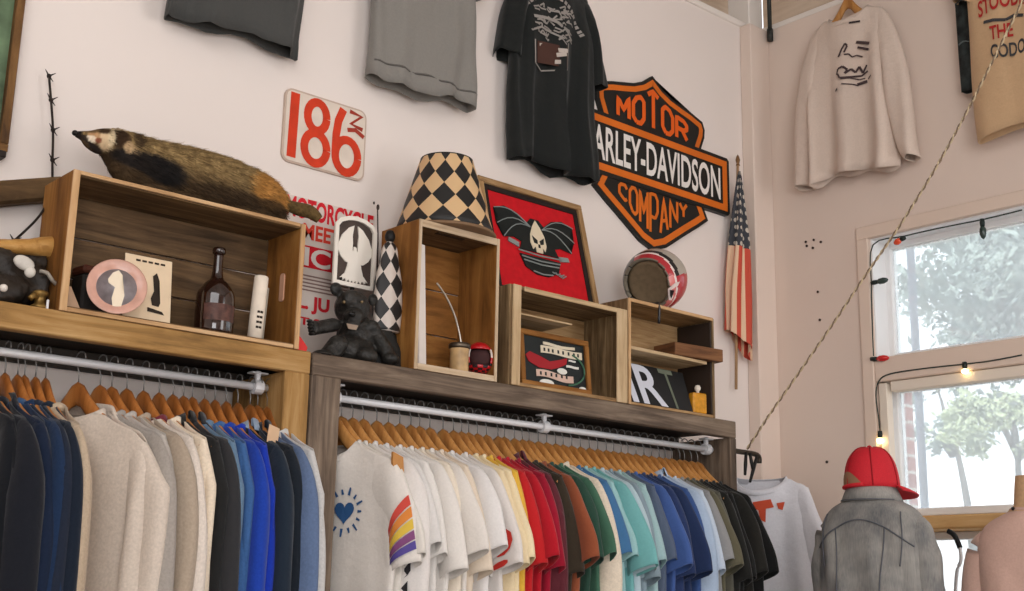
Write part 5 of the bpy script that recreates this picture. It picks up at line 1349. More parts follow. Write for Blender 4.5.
def gstroke(bm, uv, w):
    P_ = [Vector(G(*p)) for p in uv]
    for i in range(len(P_)-1):
        a, b = P_[i], P_[i+1]; tt = (b-a).normalized(); n_ = Vector((-tt.y, tt.x))*w/2
        gquad(bm, [a+n_, b+n_, b-n_, a-n_])
bm = bmesh.new()
arc = [(522, 10), (527, 3), (534, -2), (543, -4), (553, -3), (562, 2), (569, 10), (575, 20), (579, 30), (582, 38)]
for k in range(len(arc)-1):
    (ua, va), (ub, vb) = arc[k], arc[k+1]
    for f in (.1, .55): gstroke(bm, [(ua+(ub-ua)*f, va+(vb-va)*f), (ua+(ub-ua)*(f+.32), va+(vb-va)*(f+.32))], .016)
obj('arched_lettering', bm, m_pg, g)
bm = bmesh.new()
rr5 = random.Random(4)
for k in range(46):
    u_, v_ = rr5.uniform(532, 565), rr5.uniform(4, 40)
    v_ += (u_-548)*.28
    gstroke(bm, [(u_, v_), (u_+rr5.uniform(2, 6), v_+rr5.uniform(-3, 4)), (u_+rr5.uniform(3, 9), v_+rr5.uniform(0, 6))], .006)
gstroke(bm, [(533, 16), (545, 18), (556, 23), (565, 31), (572, 41)], .012); gstroke(bm, [(531, 30), (541, 27), (552, 32), (562, 40)], .008)
gstroke(bm, [(533, 40), (532.5, 64), (543, 70), (565, 71), (567, 44)], .005)
obj('engine_drawing', bm, m_pg, g)
bm = bmesh.new(); gquad(bm, [G(536, 41), G(566, 48), G(565, 69), G(536, 63)]); obj('brown_panel', bm, m_pb, g)
bm = bmesh.new()
for a_, b_ in (((538, 46), (546, 46)), ((551, 49), (563, 53)), ((539, 52), (549, 53)), ((551, 55), (560, 57)), ((539, 59), (548, 61)), ((549, 61), (556, 64))): 
    P_ = [Vector(G(*a_)), Vector(G(*b_))]; tt = (P_[1]-P_[0]).normalized(); n_ = Vector((-tt.y, tt.x))*.008
    bm.faces.new([bm.verts.new(gf(q.x, q.y, .0125)) for q in (P_[0]+n_, P_[1]+n_, P_[1]-n_, P_[0]-n_)])
obj('panel_lettering', bm, plain('print_light', (190, 178, 168), .85), g)
# cream sweatshirt on the window wall
XW = XB-.06
def Bp(u, v, off=.06): return PX(u, v, XB-off)
ya_, yb_ = Bp(814, 150).y, Bp(897, 150).y; zb_ = (Bp(815, 184).z+Bp(885, 168).z)/2; zt_ = Bp(856, 24).z
Lg = zt_-zb_+.20; W_ = (ya_-yb_)/2; loc = (XW, (ya_+yb_)/2, zb_+Lg)
g, gf, gs = garment('sweatshirt', 'cream long-sleeved sweatshirt with dark script hanging on the window wall', 'sweatshirt', 'long', (216, 198, 184), loc, (0, 0, -PI/2), 'garments hung on the walls', 534, None, None, 1.2, W_/.255, Lg/.70, on_wall=True, T=.03, flare=.075, sleeve=1.12, hemfold=.03)
wall_hanger(loc, (0, 0, -PI/2), 'hanger holding the cream script sweatshirt on the window wall', W_/.262)
def G2_(u, v): q = Bp(u, v, .1); return loc[1]-q.y, q.z-loc[2]
def stroke2(bm, uv, w, fn=G2_, gf_=None):
    gf_ = gf_ or gf; P_ = [Vector(fn(*p)) for p in uv]
    for i in range(len(P_)-1):
        a, b = P_[i], P_[i+1]; tt = (b-a).normalized(); n_ = Vector((-tt.y, tt.x))*w/2
        bm.faces.new([bm.verts.new(gf_(q.x, q.y, .0045)) for q in (a+n_, b+n_, b-n_, a-n_)])
bm = bmesh.new()
for uv, w in (([(840, 58), (843, 50), (846, 44), (848, 46), (845, 53)], .008), ([(856, 42), (869, 43)], .012), ([(857, 47), (868, 49)], .010), ([(845, 55), (849, 54), (852, 57), (856, 55), (861, 56)], .006),
    ([(839, 76), (840, 70), (844, 67), (848, 70), (846, 74), (851, 69), (855, 72), (858, 66), (861, 72), (865, 64)], .009), ([(840, 75), (842, 79), (850, 77), (860, 75), (866, 70)], .008),
    ([(843, 80), (850, 78), (858, 79), (863, 77)], .005), ([(844, 85), (852, 84), (857, 85)], .005), ([(856, 84), (865, 80)], .012), ([(834, 93), (841, 90)], .010), ([(866, 78), (871, 75)], .006)):
    bm = bmesh.new(); stroke2(bm, uv, w); obj('script_stroke', bm, plain('script_ink', (74, 60, 60), .85), g)

bm = bmesh.new(); stroke2(bm, [(850, 23.5), (860, 21)], .008); obj('neck_label', bm, plain('neck_label_ink', (60, 50, 50), .8), g)
# tan tee and the dark garment beside it
ya_ = Bp(978, 120).y; zb_ = Bp(990, 140).z; Lg = 1.02; W_ = .235
loc = (XW-.02, ya_-W_, zb_+Lg)
g, gf, gs = garment('t_shirt', 'tan tee with red and dark lettering at the top right', 't-shirt', 'tee', (206, 172, 134), loc, (0, 0, -PI/2), 'garments hung on the walls', 545, None, None, .8, W_/.255, Lg/.70, on_wall=True, T=.03)
wall_hanger(loc, (0, 0, -PI/2), 'hanger above the frame holding the tan lettered tee', W_/.262)
def G3(u, v): q = PX(u, v, XB-.1); return loc[1]-q.y, q.z-loc[2]
def arctext(nm, s_, u0, v0, u1, v1, h_, mat, bow=0, bold=.02):
    V_, F_ = text_geo(s_, 0, bold); bm = bmesh.new(); vs = []
    for a, b in V_:
        q = Vector(G3(u0+(u1-u0)*a, v0+(v1-v0)*a)); q.y += b*h_+bow*math.sin(PI*a); vs.append(bm.verts.new(gf(q.x, q.y, .0045)))
    for f in F_:
        try: bm.faces.new([vs[i] for i in f])
        except ValueError: pass
    obj(nm, bm, mat, g)
m_tr = plain('tee_red_ink', (178, 48, 44), .85); m_td = plain('tee_dark_ink', (66, 66, 68), .85)
arctext('red_lettering', 'STOODEN', 981, 20, 1036, 6, .066, m_tr, .02)
arctext('red_lettering', 'THE', 993, 42, 1015, 37, .055, m_tr)
arctext('dark_lettering', 'CODOR', 994, 60, 1036, 49, .055, m_td, -.01)
bm = bmesh.new(); stroke2(bm, [(986, 24), (996, 22), (1008, 21), (1016, 16), (1026, 17)], .012, G3, gf); obj('dark_swoosh', bm, m_td, g)
ya_, yb_ = Bp(953, 50).y, Bp(976, 50).y; zb_ = Bp(960, 92).z
loc = (XW+.015, (ya_+yb_)/2-.03, zb_+.86)
t = thing('denim_trousers', 'dark patterned trouser leg hanging left of the tan tee', 'trousers', loc)
bm = bmesh.new(); rings = []
for k in range(16):
    f = k/15; w_ = (ya_-yb_)/2*(1.25-.15*f)+.01
    rings.append([Vector((.018*math.sin(2*PI*j/28)*(1+.3*math.sin(f*9))-.0, w_*math.cos(2*PI*j/28), -.02-.84*f+.004*math.sin(f*20+j))) for j in range(28)])
add_loft(bm, rings, True, False); m_dn = plain('dark_cloth_camouflage', (40, 46, 46), .85, noise_s=26, noise_a=.9); obj('leg', bm, m_dn, t, True, solid=.003)
bm = bmesh.new()
for zz in (-.86+.19, -.86+.36, -.86+.52): add_tube(bm, [Vector((-.019, -.05+.01*k, zz+.006*math.sin(k))) for k in range(11)], .003, 5)
obj('fold_highlights', bm, plain('crease_highlight', (104, 112, 112), .8), t, True)  # pale lines painted where light catches the folds
tube('clip_hanger', [(0, .05, -.02), (0, 0, .03), (0, -.05, -.02)], .004, M_STEEL, t)
# ================================================================== HOOK AT THE SHELF END, LAST TEE, ROPE
ha = Vector((X21+.001, RY, PY(728, 449, RY).z)); hb = PY(757, 455, RY)
t = thing('end_hook', 'dark bent pipe hook sticking out of the right shelf end', 'hook', tuple(ha))
o_ = ha
tube('pipe', spline([(0, 0, 0), tuple((hb-o_)*.5), tuple(hb-o_), tuple(hb-o_+Vector((.012, 0, -.03)))], 5), .010, plain('dark_pipe', (64, 56, 48), .45, .5), t, 12)
lathe('flange', [(.001, 0), (.026, 0), (.026, .006), (.014, .01), (.001, .01)], MATS['dark_pipe'], t, 20).rotation_euler = (0, PI/2, 0)
m_strap = plain('black_strap', (30, 29, 28), .6)
for (ua, va), (ub, vb), nm in (((746, 453), (745, 475), 'hanging_clip'), ((757, 456), (750, 482), 'hanging_clip'), ((750, 454), (753, 470), 'hanging_clip')):
    pa_, pb_ = PY(ua, va, RY-.012)-o_, PY(ub, vb, RY-.02)-o_
    bm = bmesh.new(); add_tube(bm, [pa_+Vector((0, .012, .004)), pa_, (pa_+pb_)/2, pb_], [.004, .006, .007, .005], 8); obj(nm, bm, m_strap, t, True)
loc = (hb.x+.022, RY, hb.z+.055)
g, gf, gs = garment('t_shirt', 'white tee with an orange-red print hanging from the shelf-end hook', 't-shirt', 'tee', (226, 226, 232), loc, (0, 0, R(-72)), None, 611, None, None, 1.2, .86, .95, T=.02)
bm = bmesh.new()
for pts_ in ([(-.02, -.235), (.05, -.225), (.06, -.255), (.03, -.26), (.025, -.31), (.005, -.30), (.0, -.265), (-.015, -.26)], [(.07, -.24), (.10, -.235), (.09, -.265), (.075, -.26)]):
    bm.faces.new([bm.verts.new(gf(x, z, .005)) for x, z in pts_])
obj('red_print', bm, plain('print_orange_red', (206, 84, 56), .85), g)
dA = (PY(748, 449, RY)-Vector((0, 0, EYE))).dot(fw); eB = PX(1022, 2, XB-.22); dB = (eB-Vector((0, 0, EYE))).dot(fw)
uv = [(747, 449), (770, 414), (800, 371), (832, 325), (865, 276), (900, 225), (935, 169), (965, 115), (990, 66), (1006, 34), (1022, 2)]
pts = [PD(u, v, dA+(dB-dA)*(u-747)/(1022-747)) for u, v in uv]
d_ = (pts[-1]-pts[-2]).normalized(); pts.append(pts[-1]+d_*((CEIL-.005-pts[-1].z)/d_.z))
pts = spline([tuple(p) for p in pts], 8)
t = thing('twisted_rope', 'pale twisted rope running up from the shelf-end hook across the window wall', 'rope', tuple(pts[0]))
path = []; 
for i in range(len(pts)-1):
    n_ = max(1, int((pts[i+1]-pts[i]).length/.006))
    for k in range(n_): path.append(pts[i].lerp(pts[i+1], k/n_))
for q in range(2):
    st_pts = []; s_ = 0
    for i, p in enumerate(path):
        if i: s_ += (path[i]-path[i-1]).length
        x_, y_ = frame_at(path, i); a_ = s_*2*PI/.055+q*PI
        st_pts.append(p+(x_*math.cos(a_)+y_*math.sin(a_))*.0028-pts[0])
    bm = bmesh.new(); add_tube(bm, st_pts, .0031, 6); obj('strand', bm, plain('rope_cream', (214, 194, 160), .85) if q == 0 else plain('rope_brown', (136, 116, 96), .85), t, True)
# ================================================================== STRING LIGHTS ON THE WINDOW
M_CORD = plain('light_cord', (52, 60, 54), .6)
def wpt(u, v, off=.012): return PX(u, v, XB-off)
def string_light(name, label, cords, bulbs):
    o0 = wpt(*cords[0][0]); t = thing(name, label, 'string lights', tuple(o0))
    for cd in cords: tube('cord', [tuple(p-o0) for p in spline([tuple(wpt(*q)) for q in cd], 4)], .0028, M_CORD, t, 6)
    for (ua, va), (ub, vb), (uc, vc), col, lit in bulbs:
        a, b, c = wpt(ua, va, .016)-o0, wpt(ub, vb, .016)-o0, wpt(uc, vc, .016)-o0
        so = tube('socket', [tuple(a), tuple(a.lerp(b, .5)), tuple(b)], [.008, .0095, .0085], plain('socket_dark', (30, 40, 38), .5), t, 12)
        m = plain('bulb_'+col[0], col[1], .15, coat=.5)
        if lit:
            e = m.node_tree.nodes['Principled BSDF']; e.inputs['Emission Color'].default_value = (1, .72, .32, 1); e.inputs['Emission Strength'].default_value = 9
        bm = bmesh.new(); add_tube(bm, [b, b.lerp(c, .25), b.lerp(c, .6), b.lerp(c, .88), c], [.007, .012, .0125, .008, .002], 14); obj('bulb', bm, m, so, True)
    return t
RED = ('red', (206, 44, 44)); ORG = ('orange_red', (226, 78, 40)); DK = ('dark_green', (46, 62, 58)); YL = ('warm', (255, 214, 140))
string_light('string_lights', 'dark cord of coloured bulbs round the upper window edge', [[(1022, 210), (985, 219), (940, 228), (905, 236), (873, 245), (871.5, 285), (872.5, 330), (873.5, 356)]],
    [((871.5, 283), (877, 282), (888, 279.5), DK, 0), ((905, 237.5), (901, 239.5), (894, 244), ORG, 0), ((982, 219), (982.5, 226), (983.5, 239), DK, 0), ((871, 359), (877, 359), (889, 357.5), RED, 0)])
string_light('string_lights.001', 'cord with warm glowing bulbs along the lower window rail', [[(1022, 355), (990, 361), (965, 364), (920, 369), (890, 374), (879, 381), (876, 396), (879, 420), (880, 432)]],
    [((964.5, 362), (964.8, 369), (965.2, 374), YL, 1), ((880, 431), (880, 438), (880, 444), YL, 1)])
# ================================================================== DRESS FORMS IN THE WINDOW
def ringf(w, d, z, yo=0, n=40, e=.8):
    return [Vector((math.copysign(abs(math.cos(2*PI*j/n))**e, math.cos(2*PI*j/n))*w, math.copysign(abs(math.sin(2*PI*j/n))**e, math.sin(2*PI*j/n))*d+yo, z)) for j in range(n)]
def dress_form(name, label, loc, rz, neck_lean=0):
    t = thing(name, label, 'dress form', (loc[0], loc[1], 0), (0, 0, rz)); z = loc[2]
    m = plain('linen_form', (196, 160, 122), .85, noise_s=120, noise_a=.08)
    prof = [(.020, .02, .115), (.045, .046, .112), (.050, .052, .07), (.055, .056, .02), (.08, .07, -.005), (.125, .08, -.035), (.158, .088, -.065), (.168, .095, -.12), (.165, .105, -.24), (.135, .09, -.40), (.16, .11, -.55), (.165, .115, -.64), (.03, .03, -.66)]
    bm = bmesh.new(); add_loft(bm, [ringf(a, b, z+c, -.25*max(0, c)*0, e=.9) for a, b, c in prof], True, True); obj('torso_form', bm, m, t, True)
    lathe('neck_cap', [(.001, z+.13), (.012, z+.125), (.02, z+.116), (.001, z+.112)], M_HANG2, t, 16)
    tube('stand_pole', [(0, 0, .02), (0, 0, z-.645)], .014, M_STEEL, t, 14)
    lathe('stand_base', [(.001, 0), (.17, 0), (.17, .012), (.05, .022), (.016, .03), (.001, .03)], M_BLACK, t, 36)
    return t
DJ = 4.12
nb = PD(872, 498, DJ); RZJ = R(-84)
df = dress_form('dress_form', 'dress form wearing the pale denim jacket beside the window', (nb.x, nb.y, nb.z), RZJ)
tj = thing('denim_jacket', 'pale washed denim jacket seen from behind, on the form beside the window', 'jacket', tuple(nb), (0, 0, RZJ))
m_den, nt, b = newmat('washed_denim'); L = nt.links.new
tc = nt.nodes.new('ShaderNodeTexCoord'); n1 = nt.nodes.new('ShaderNodeTexNoise'); n1.inputs['Scale'].default_value = 9; n1.inputs['Detail'].default_value = 8
n2 = nt.nodes.new('ShaderNodeTexNoise'); n2.inputs['Scale'].default_value = 1; n2.inputs['Detail'].default_value = 4
mpn = nt.nodes.new('ShaderNodeMapping'); mpn.inputs['Scale'].default_value = (260, 260, 26); L(tc.outputs['Object'], mpn.inputs[0]); L(mpn.outputs[0], n2.inputs['Vector']); L(tc.outputs['Object'], n1.inputs['Vector'])
mx_ = nt.nodes.new('ShaderNodeMath'); mx_.operation = 'MULTIPLY_ADD'; mx_.inputs[1].default_value = .35; L(n2.outputs['Fac'], mx_.inputs[0]); L(n1.outputs['Fac'], mx_.inputs[2])
cr = nt.nodes.new('ShaderNodeValToRGB'); cr.color_ramp.elements[0].position = .45; cr.color_ramp.elements[1].position = .95
cr.color_ramp.elements[0].color = (*srgb((96, 97, 99)), 1); cr.color_ramp.elements[1].color = (*srgb((168, 164, 156)), 1)
L(mx_.outputs[0], cr.inputs['Fac']); L(cr.outputs['Color'], b.inputs['Base Color']); b.inputs['Roughness'].default_value = .9
JR = [(.060, .058, .014), (.072, .068, .000), (.098, .078, -.014), (.135, .086, -.034), (.160, .094, -.062), (.172, .102, -.10), (.178, .112, -.18), (.178, .120, -.30), (.178, .122, -.42), (.178, .122, -.56)]
JRs = [(q[0].x, q[0].y, q[1].x) for q in zip(spline([(a, b_, 0) for a, b_, c in JR], 4), spline([(c, 0, 0) for a, b_, c in JR], 4))]
def jring(w, d, z, n=56):
    out = []
    for j in range(n):
        a_ = 2*PI*j/n; c, s = math.cos(a_), math.sin(a_)
        f = max(0, -z-.05)
        wv = .010*math.sin(c*9+z*16)*min(1, f*6)+.006*math.sin(c*17-z*9)*min(1, f*6)
        out.append(Vector((math.copysign(abs(c)**.8, c)*w, math.copysign(abs(s)**.8, s)*d+wv*(1 if s < 0 else -1)*abs(s), z)))
    return out
def jback(x, z, off=.004):
    for (w0, d0, z0), (w1, d1, z1) in zip(JRs[:-1], JRs[1:]):
        if z1 <= z <= z0:
            k = (z0-z)/max(1e-6, z0-z1); w, d = w0+(w1-w0)*k, d0+(d1-d0)*k
            c_ = min(.995, abs(x)/w)**(1/.8); s_ = math.sqrt(1-c_*c_); f = max(0, -z-.05)
            cc = math.copysign(c_, x)
            wv = .010*math.sin(cc*9+z*16)*min(1, f*6)+.006*math.sin(cc*17-z*9)*min(1, f*6)
            return Vector((x, -(s_**.8)*d+wv*s_-off, z))
    return Vector((x, -.1, z))
bm = bmesh.new(); add_loft(bm, [jring(*r) for r in JRs], True, False); obj('jacket_body', bm, m_den, tj, True, solid=.004)
for sg in (1, -1):
    path = spline([(.112*sg, 0, -.085), (.142*sg, 0, -.125), (.160*sg, .0, -.20), (.172*sg, .012, -.34), (.175*sg, .03, -.46), (.17*sg, .05, -.56)], 5)
    n_ = len(path); rings = []
    for i, p in enumerate(path):
        f = i/(n_-1); x_, y_ = frame_at(path, i); r_ = (.056-.010*f)*(.8+.2*min(1, f*4)); ring = []
        for j in range(26):
            a_ = 2*PI*j/26; wv = 1+.07*math.sin(f*26+3*math.sin(a_)+sg)*min(1, f*5)
            ring.append(p+x_*math.cos(a_)*r_*wv*.95+y_*math.sin(a_)*r_*wv*1.15)
        rings.append(ring)
    bm = bmesh.new(); add_loft(bm, rings, True, True); obj('sleeve', bm, m_den, tj, True)
rings = [ringf(.060, .058, .020, e=.95), ringf(.062, .062, .052, e=.95), ringf(.070, .074, .050, e=.95), ringf(.086, .092, .014, e=.95), ringf(.098, .096, -.012, e=.95)]
bm = bmesh.new(); add_loft(bm, rings, True, False); obj('collar', bm, m_den, tj, True, solid=.004)
m_sm = plain('denim_seam', (92, 94, 100), .9)
bm = bmesh.new(); add_tube(bm, [jback(x, -.075-.085*abs(x/.165)**1.8) for x in [-.165+.33*k/30 for k in range(31)]], .0024, 6); obj('yoke_seam', bm, m_sm, tj, True)
for sg in (1, -1):
    bm = bmesh.new(); add_tube(bm, [jback(sg*(.085-.03*k/20), -.102-.42*k/20) for k in range(21)], .0019, 6); obj('panel_seam', bm, m_sm, tj, True)
    bm = bmesh.new(); add_tube(bm, [jback(sg*(.128+.010*math.sin(PI*k/14)), -.052-.17*k/14, .006) for k in range(15)], .0019, 6); obj('armhole_seam', bm, m_sm, tj, True)
bm = bmesh.new(); add_tube(bm, [Vector((.099*math.cos(a_), .097*math.sin(a_), -.010)) for a_ in [R(200+k*7) for k in range(21)]], .0018, 6); obj('collar_seam', bm, m_sm, tj, True)
# cap
cq = PD(872.5, 489, DJ); RC = R(-112)
tc_ = thing('trucker_cap', 'red mesh-backed cap sitting above the denim jacket collar', 'cap', tuple(cq), (0, R(-3), RC))
m_cap = plain('cap_red', (196, 34, 46), .75, noise_s=300, noise_a=.1); m_cap2 = plain('cap_red_front', (206, 40, 50), .7)
cr_ = .088; ch = .136
bm = bmesh.new(); rings = []
for k in range(15):
    b_ = PI/2*k/14; rings.append([Vector((cr_*math.cos(b_)**.62*math.cos(2*PI*j/48)*.92, cr_*math.cos(b_)**.62*math.sin(2*PI*j/48)*1.06, ch*math.sin(b_)**.95)) for j in range(48)])
rings[-1] = [Vector((p.x*.02, p.y*.02, ch)) for p in rings[0]]
add_loft(bm, rings, True, True); crown = obj('crown', bm, m_cap, tc_, True)
bm = bmesh.new()
for k in range(6):
    a_ = 2*PI*k/6+PI/6
    add_tube(bm, [Vector((cr_*math.cos(b_)**.62*math.cos(a_)*.92*1.008, cr_*math.cos(b_)**.62*math.sin(a_)*1.06*1.008, ch*math.sin(b_)**.95+.001)) for b_ in [PI/2*.97*q/12 for q in range(13)]], .0022, 6)
obj('crown_seams', bm, plain('cap_seam', (150, 14, 26), .8), tc_, True)
lathe('top_button', [(.001, ch+.008), (.006, ch+.006), (.008, ch+.001), (.001, ch)], m_cap2, tc_, 14)
bm = bmesh.new(); rings = []
for k in range(9):
    f = k/8; ring = []
    for j in range(21):
        a_ = R(22+136*j/20); r_ = cr_*1.0+.062*f*math.sin(a_)**.8
        ring.append(Vector((r_*math.cos(a_)*.95*(1-.04*f), r_*math.sin(a_)*1.06, .006-.016*f*math.sin(a_)-.012*f*f+.0)))
    rings.append(ring)
add_loft(bm, rings, False, False); obj('brim', bm, m_cap2, tc_, True, solid=.004)
bm = bmesh.new(); n_ = 13
for j in range(n_-1):
    q = []
    for jj, up_ in ((j, 0), (j+1, 0), (j+1, 1), (j, 1)):
        a_ = R(-90-36+72*jj/(n_-1)); q.append(Vector((cr_*math.cos(a_)*.92*1.012, cr_*math.sin(a_)*1.06*1.012, .012+up_*.040*math.sin(PI*jj/(n_-1)))))
    try: bm.faces.new([bm.verts.new(p) for p in q])
    except ValueError: pass
bmesh.ops.remove_doubles(bm, verts=bm.verts, dist=.0005); obj('back_opening', bm, plain('cap_opening_tan', (150, 112, 84), .8), tc_)
bm = bmesh.new(); add_tube(bm, [Vector((cr_*math.cos(a_)*.92*1.01, cr_*math.sin(a_)*1.06*1.01, .006)) for a_ in [R(-90-40+80*k/16) for k in range(17)]], .006, 8); obj('snap_strap', bm, m_cap2, tc_, True)
# second form in a blush tee
D2 = 3.95
nb2 = PD(1033, 512, D2); RZ2 = R(-70)
d2 = dress_form('dress_form.001', 'linen dress form wearing a blush tee at the right edge', (nb2.x, nb2.y, nb2.z), RZ2)
bm = bmesh.new(); bmesh.ops.create_uvsphere(bm, u_segments=10, v_segments=8, radius=.006, matrix=Matrix.Translation((-.052, -.05, nb2.z+.008))); obj('neck_screw', bm, M_BLACK, d2, True)
t2 = thing('t_shirt.060', 'blush pink tee on the dress form at the right edge', 't-shirt', tuple(nb2), (0, 0, RZ2))
m_bl = fabric((198, 164, 150), .05)
prof = [(.064, .062, .004), (.088, .075, -.008), (.128, .084, -.030), (.158, .092, -.062), (.172, .102, -.12), (.176, .112, -.26), (.172, .112, -.42), (.17, .112, -.60)]
prs = [(q[0].x, q[0].y, q[1].x) for q in zip(spline([(a, b_, 0) for a, b_, c in prof], 4), spline([(c, 0, 0) for a, b_, c in prof], 4))]
bm = bmesh.new(); add_loft(bm, [[p+Vector((0, .006*math.sin(p.x*40+z*14)*min(1, max(0, -z-.06)*6), 0)) for p in ringf(w, d, z, 0, 48, .85)] for w, d, z in prs], True, False); obj('torso', bm, m_bl, t2, True, solid=.003)
for sg in (1, -1):
    path = spline([(.100*sg, 0, -.085), (.138*sg, 0, -.122), (.160*sg, 0, -.20), (.172*sg, 0, -.31)], 5); rings = []
    for i, p in enumerate(path):
        x_, y_ = frame_at(path, i); r_ = .056*(.8+.2*min(1, i/6)); rings.append([p+x_*math.cos(2*PI*j/24)*r_*.85+y_*math.sin(2*PI*j/24)*r_*1.15 for j in range(24)])
    bm = bmesh.new(); add_loft(bm, rings, True, False); obj('sleeve', bm, m_bl, t2, True, solid=.003)
bm = bmesh.new(); add_tube(bm, [Vector((p.x*1.0, p.y*1.0, .006)) for p in ringf(.064, .062, 0, 0, 40, .9)]+[Vector((.064, 0, .006))], .006, 8); obj('neckband', bm, m_bl, t2, True)
# small black handlebar behind the forms
hq = PX(954, 538, XB-.22)
t = thing('handlebar_stand', 'thin stand with a curved black handlebar grip between the two forms', 'stand', (hq.x, hq.y, 0))
def hl_(u, v): q = PX(u, v, XB-.22); return (0, q.y-hq.y, q.z)
tube('grip', spline([hl_(948, 531), hl_(953, 534), hl_(957, 540), hl_(960, 548)], 5), .009, M_BLACK, t, 10)
tube('bar', spline([hl_(960, 547), hl_(961, 560), hl_(957, 572), hl_(955, 600)], 5)+[Vector((0, 0, .02))], .006, M_STEEL, t, 10)
lathe('foot', [(.001, 0), (.13, 0), (.13, .01), (.02, .02), (.001, .02)], M_BLACK, t, 30)
# ================================================================== OUTSIDE
m_gnd = plain('pale_pavement', (176, 172, 164), .9, noise_s=1.2, noise_a=.1)
bm = bmesh.new(); add_box(bm, (XB+WT+40, 10, -.06), (80, 110, .1), bevel=0); struct(obj('ground', bm, m_gnd))
m_brick, nt, b = newmat('red_brick'); bt = nt.nodes.new('ShaderNodeTexBrick'); tcb = nt.nodes.new('ShaderNodeTexCoord')
bt.inputs['Color1'].default_value = (*srgb((176, 96, 80)), 1); bt.inputs['Color2'].default_value = (*srgb((154, 78, 66)), 1); bt.inputs['Mortar'].default_value = (*srgb((206, 196, 186)), 1)
bt.inputs['Scale'].default_value = 1; bt.inputs['Brick Width'].default_value = .22; bt.inputs['Row Height'].default_value = .075; bt.inputs['Mortar Size'].default_value = .007
nt.links.new(tcb.outputs['UV'], bt.inputs['Vector']); nt.links.new(bt.outputs['Color'], b.inputs['Base Color']); b.inputs['Roughness'].default_value = .9
b0 = PX(900.5, 430, XB+.85); b1 = PX(911, 430, XB+.85); zt_ = PX(905, 374, XB+.85).z
bm = bmesh.new(); r = bmesh.ops.create_cube(bm, size=1); ul = uvl(bm)
for v in r['verts']: v.co = Vector((XB+.85+v.co.x*.05, (b0.y+b1.y)/2+v.co.y*(b0.y-b1.y), zt_/2+v.co.z*zt_))
for f in bm.faces:
    f.normal_update(); k = 0 if abs(f.normal.y) > .5 else 1
    for l in f.loops: l[ul].uv = (l.vert.co[k], l.vert.co.z)
pb = obj('brick_pier', bm, m_brick); tag(pb, 'narrow red brick pier outside the lower window', 'pier')
q = PX(921, 440, XB+2.0)
t = tube('street_pole', [(XB+2.0, q.y, 0), (XB+2.0, q.y, 5.2)], .022, plain('grey_pole', (120, 124, 138), .5, .3), None, 14); tag(t, 'thin grey pole outside, right of the brick pier', 'pole')
lathe('pole_cap', [(.03, 5.2), (.02, 5.25), (.001, 5.26)], MATS['grey_pole'], t, 14, (XB+2.0, q.y, 0))
m_leaf = plain('dull_leaf', (140, 152, 146), .7, noise_s=.8, noise_a=.25); m_leaf2 = plain('light_leaf', (170, 180, 146), .7, noise_s=.8, noise_a=.25); m_bark = plain('grey_bark', (110, 104, 100), .9, noise_s=8, noise_a=.3)
def tree(name, label, c, rad, nclus, nleaf, lm, seed, ls=.16, lean=.0):
    rr = random.Random(seed); t = thing(name, label, 'tree', (c.x, c.y, 0), (0, 0, 0), None)
    bm = bmesh.new(); cz = c.z
    add_tube(bm, spline([(lean, -lean, 0), (lean+.05, .03-lean, cz*.35), (lean*.8-.04, -lean*.8, cz*.7), (0, 0, cz)], 5), [.12-.09*k/15 for k in range(16)], 12)
    cl = []
    for k in range(nclus):
        while True:
            p = Vector((rr.uniform(-1, 1), rr.uniform(-1, 1), rr.uniform(-1, 1)))
            if .25 < p.length < 1: break
        cl.append(Vector((p.x*rad[0], p.y*rad[1], cz+p.z*rad[2])))
    for p in cl[::3]: add_tube(bm, spline([(0, 0, cz-rad[2]*.8), tuple((p+Vector((0, 0, cz-rad[2]*.5)))*.5+Vector((0, 0, .1))), tuple(p)], 4), [.05-.04*k/8 for k in range(9)], 6)
    obj('trunk', bm, m_bark, t, True)
    bm = bmesh.new()
    for p in cl:
        s_ = rr.uniform(.22, .5)*rad[0]*.62
        for k in range(nleaf):
            d = Vector((rr.gauss(0, .5), rr.gauss(0, .5), rr.gauss(0, .38)))*s_
            a = Vector((rr.uniform(-1, 1), rr.uniform(-1, 1), rr.uniform(-1, 1))).normalized(); b_ = a.cross(Vector((rr.uniform(-1, 1), rr.uniform(-1, 1), .3))).normalized()
            q = p+d; l_ = ls*rr.uniform(.6, 1.2)
            bm.faces.new([bm.verts.new(q-a*l_*.5), bm.verts.new(q+b_*l_*.22), bm.verts.new(q+a*l_*.5), bm.verts.new(q-b_*l_*.22)])
    tag(obj('foliage', bm, lm, t, 'raw'), kind='stuff'); return t
tree('street_tree', 'tall grey-green tree seen through the upper window pane', PD(1066, 278, 13.5), (1.95, 1.95, .86), 84, 170, m_leaf, 3, .14, .8)
tree('garden_tree', 'lighter green tree low behind the lower window pane', PD(1016, 428, 20), (1.25, 1.25, .62), 26, 150, m_leaf2, 5, .17)
tree('garden_tree.001', 'thin sparse tree left of the lighter green one outside', PD(950, 420, 22), (.75, .75, .8), 14, 60, m_leaf, 8, .15, .2)
